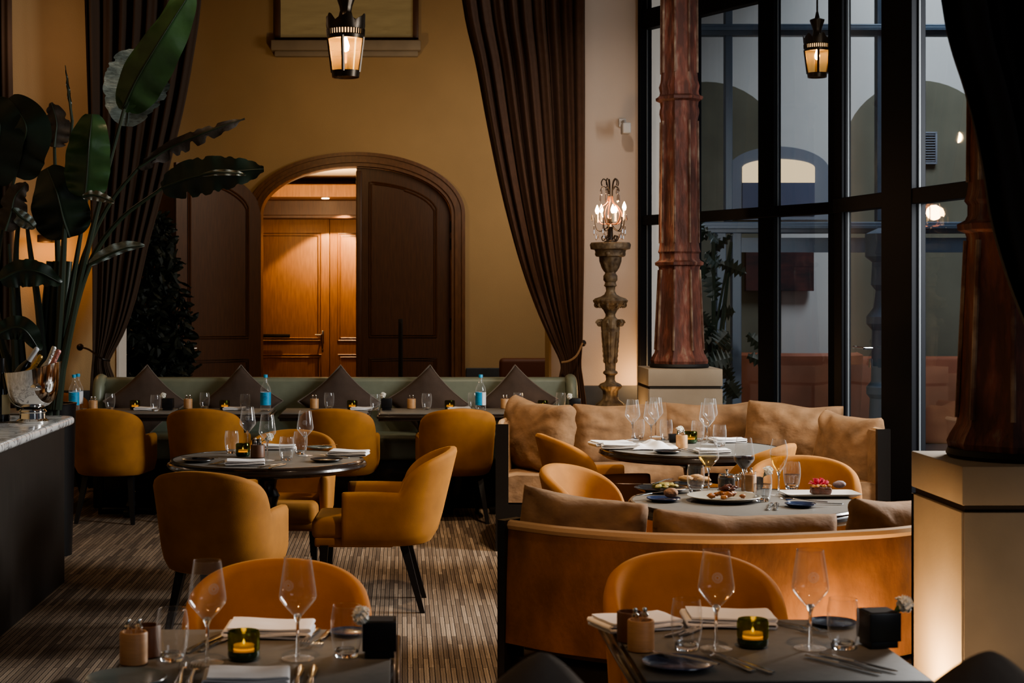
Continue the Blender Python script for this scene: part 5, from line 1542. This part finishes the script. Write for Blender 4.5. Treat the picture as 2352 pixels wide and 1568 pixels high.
# ------------------------------------------------------------------ lights
def light(kind, loc, energy, col, target=None, size=1, size_y=None, spot=None, blend=.5, name='lamp', rad=.05):
    l = bpy.data.lights.new(name, kind); l.energy = energy; l.color = col
    if kind == 'AREA':
        l.size = size
        if size_y: l.shape = 'RECTANGLE'; l.size_y = size_y
    else: l.shadow_soft_size = rad
    if kind == 'SPOT': l.spot_size = math.radians(spot); l.spot_blend = blend
    o = bpy.data.objects.new(name, l); COL.objects.link(o); o.location = loc
    if target is not None: o.rotation_euler = (Vector(target)-Vector(loc)).to_track_quat('-Z','Y').to_euler()
    return o
COOL = (.78,.88,1.0); WARM = (1,.58,.28); WARM2 = (1,.72,.45)
light('AREA', (4.6, 8.4, 2.7), 430, (.97,.94,.90), (-1.0, 8.0, .5), 1.8, 2.4, name='window_daylight')
light('AREA', (3.9, -.4, 3.0), 24, (.86,.92,1), (.8, 8, .9), 2.2, 2.2, name='front_fill_light')  # added fill from behind the camera for pedestals, columns and sofa back
light('AREA', (6.2, 13.6, 8.5), 420, COOL, (5.2, 17.5, 2.0), 4, 3, name='courtyard_sky')
light('AREA', (2.9, 16.0, 8.0), 60, (.85,.9,1), (2.6, 17.6, 3), 1, 1, name='courtyard_sky_left')
# warm ceiling spots
light('SPOT', (-.35, 2.6, 4.6), 270, WARM, (-.34, 4.6, .7), spot=28, blend=.8, name='ceiling_spot', rad=.06)
light('SPOT', (.9, 2.4, 4.6), 250, WARM, (.86, 4.7, .7), spot=28, blend=.8, name='ceiling_spot', rad=.06)
light('SPOT', (1.5, 5.6, 5.2), 430, (1,.78,.55), (1.5, 8.0, .7), spot=55, blend=.8, name='ceiling_spot', rad=.08)
light('SPOT', (1.2, 8.2, 5.2), 400, (1,.78,.55), (1.5, 10.6, .7), spot=55, blend=.9, name='ceiling_spot', rad=.08)
light('SPOT', (-1.0, 9.0, 5.0), 60, WARM2, (-.8, 11.6, .7), spot=70, blend=.9, name='ceiling_spot', rad=.08)
light('SPOT', (.5, 5.0, 5.0), 70, WARM2, (.30, 6.6, 0), spot=30, blend=.9, name='ceiling_spot', rad=.08)
# pedestal uplights
light('POINT', (1.72, 4.5, .4), 4, (1,.78,.55), name='floor_uplight', rad=.1)
light('POINT', (1.60, 5.32, .34), 14, (1,.64,.32), name='floor_uplight', rad=.04)
light('POINT', (1.70, 12.05, .55), 5, (1,.62,.3), name='floor_uplight', rad=.05)
light('POINT', (1.97, 13.15, .9), 5, (1,.55,.22), name='floor_uplight', rad=.04)
# back room and vestibule
light('POINT', (-.7, 14.9, 3.15), 12, (1,.68,.34), name='back_room_lamp', rad=.06)
light('AREA', (1.3, 14.3, 3.2), 16, (1,.90,.76), (1.0, 16.7, 1.8), 1, 1, name='back_room_fill')
light('SPOT', (-.62, 18.95, 2.68), 120, (1,.68,.36), (-1.0, 19.4, 1.3), spot=75, blend=.25, name='vestibule_spot', rad=.02)
light('AREA', (-.9, 17.6, 2.4), 24, (1,.72,.42), (-.9, 17.9, 3.0), 1.2, .8, name='vestibule_cove')
light('POINT', tuple(Vector(sc.location)+Vector((0,-.12,-.10))), 4.5, (1,.5,.2), name='sconce_lamp', rad=.04)
light('POINT', (-2.9, 12.6, 3.6), 4.5, (1,.68,.48), name='left_wall_lamp', rad=.2)
light('POINT', tuple(Vector(lan.location)+Vector((0,0,.17))), 2.6, (1,.66,.34), name='lantern_lamp', rad=.03)
light('SPOT', (1.0, 9.2, 4.6), 110, (1,.86,.74), (1.75, 13.4, 2.5), spot=34, blend=.9, name='wall_fill_spot', rad=.1)  # added spot that brightens the pale wall and right curtain, no fixture
light('POINT', (TX, TY-.05, tz(482)), 7, (1,.62,.34), name='candelabra_lamp_light', rad=.06)
for o in [o for o in COL.objects if o.name.startswith('tealight_holder')]:
    if o.location.y < 5: light('POINT', tuple(o.location+Vector((0,0,.055))), .05, (1,.45,.12), name='tealight_glow', rad=.008)

w = bpy.data.worlds.new('world'); SC.world = w; w.use_nodes = True
bg = w.node_tree.nodes['Background']; bg.inputs[0].default_value = (.62,.72,.9,1); bg.inputs[1].default_value = .045
SC.view_settings.view_transform = 'AgX'
SC.view_settings.look = 'AgX - Medium High Contrast'
SC.view_settings.exposure = .52
for o in list(COL.objects):
    if o.type == 'EMPTY' and not o.children: bpy.data.objects.remove(o)
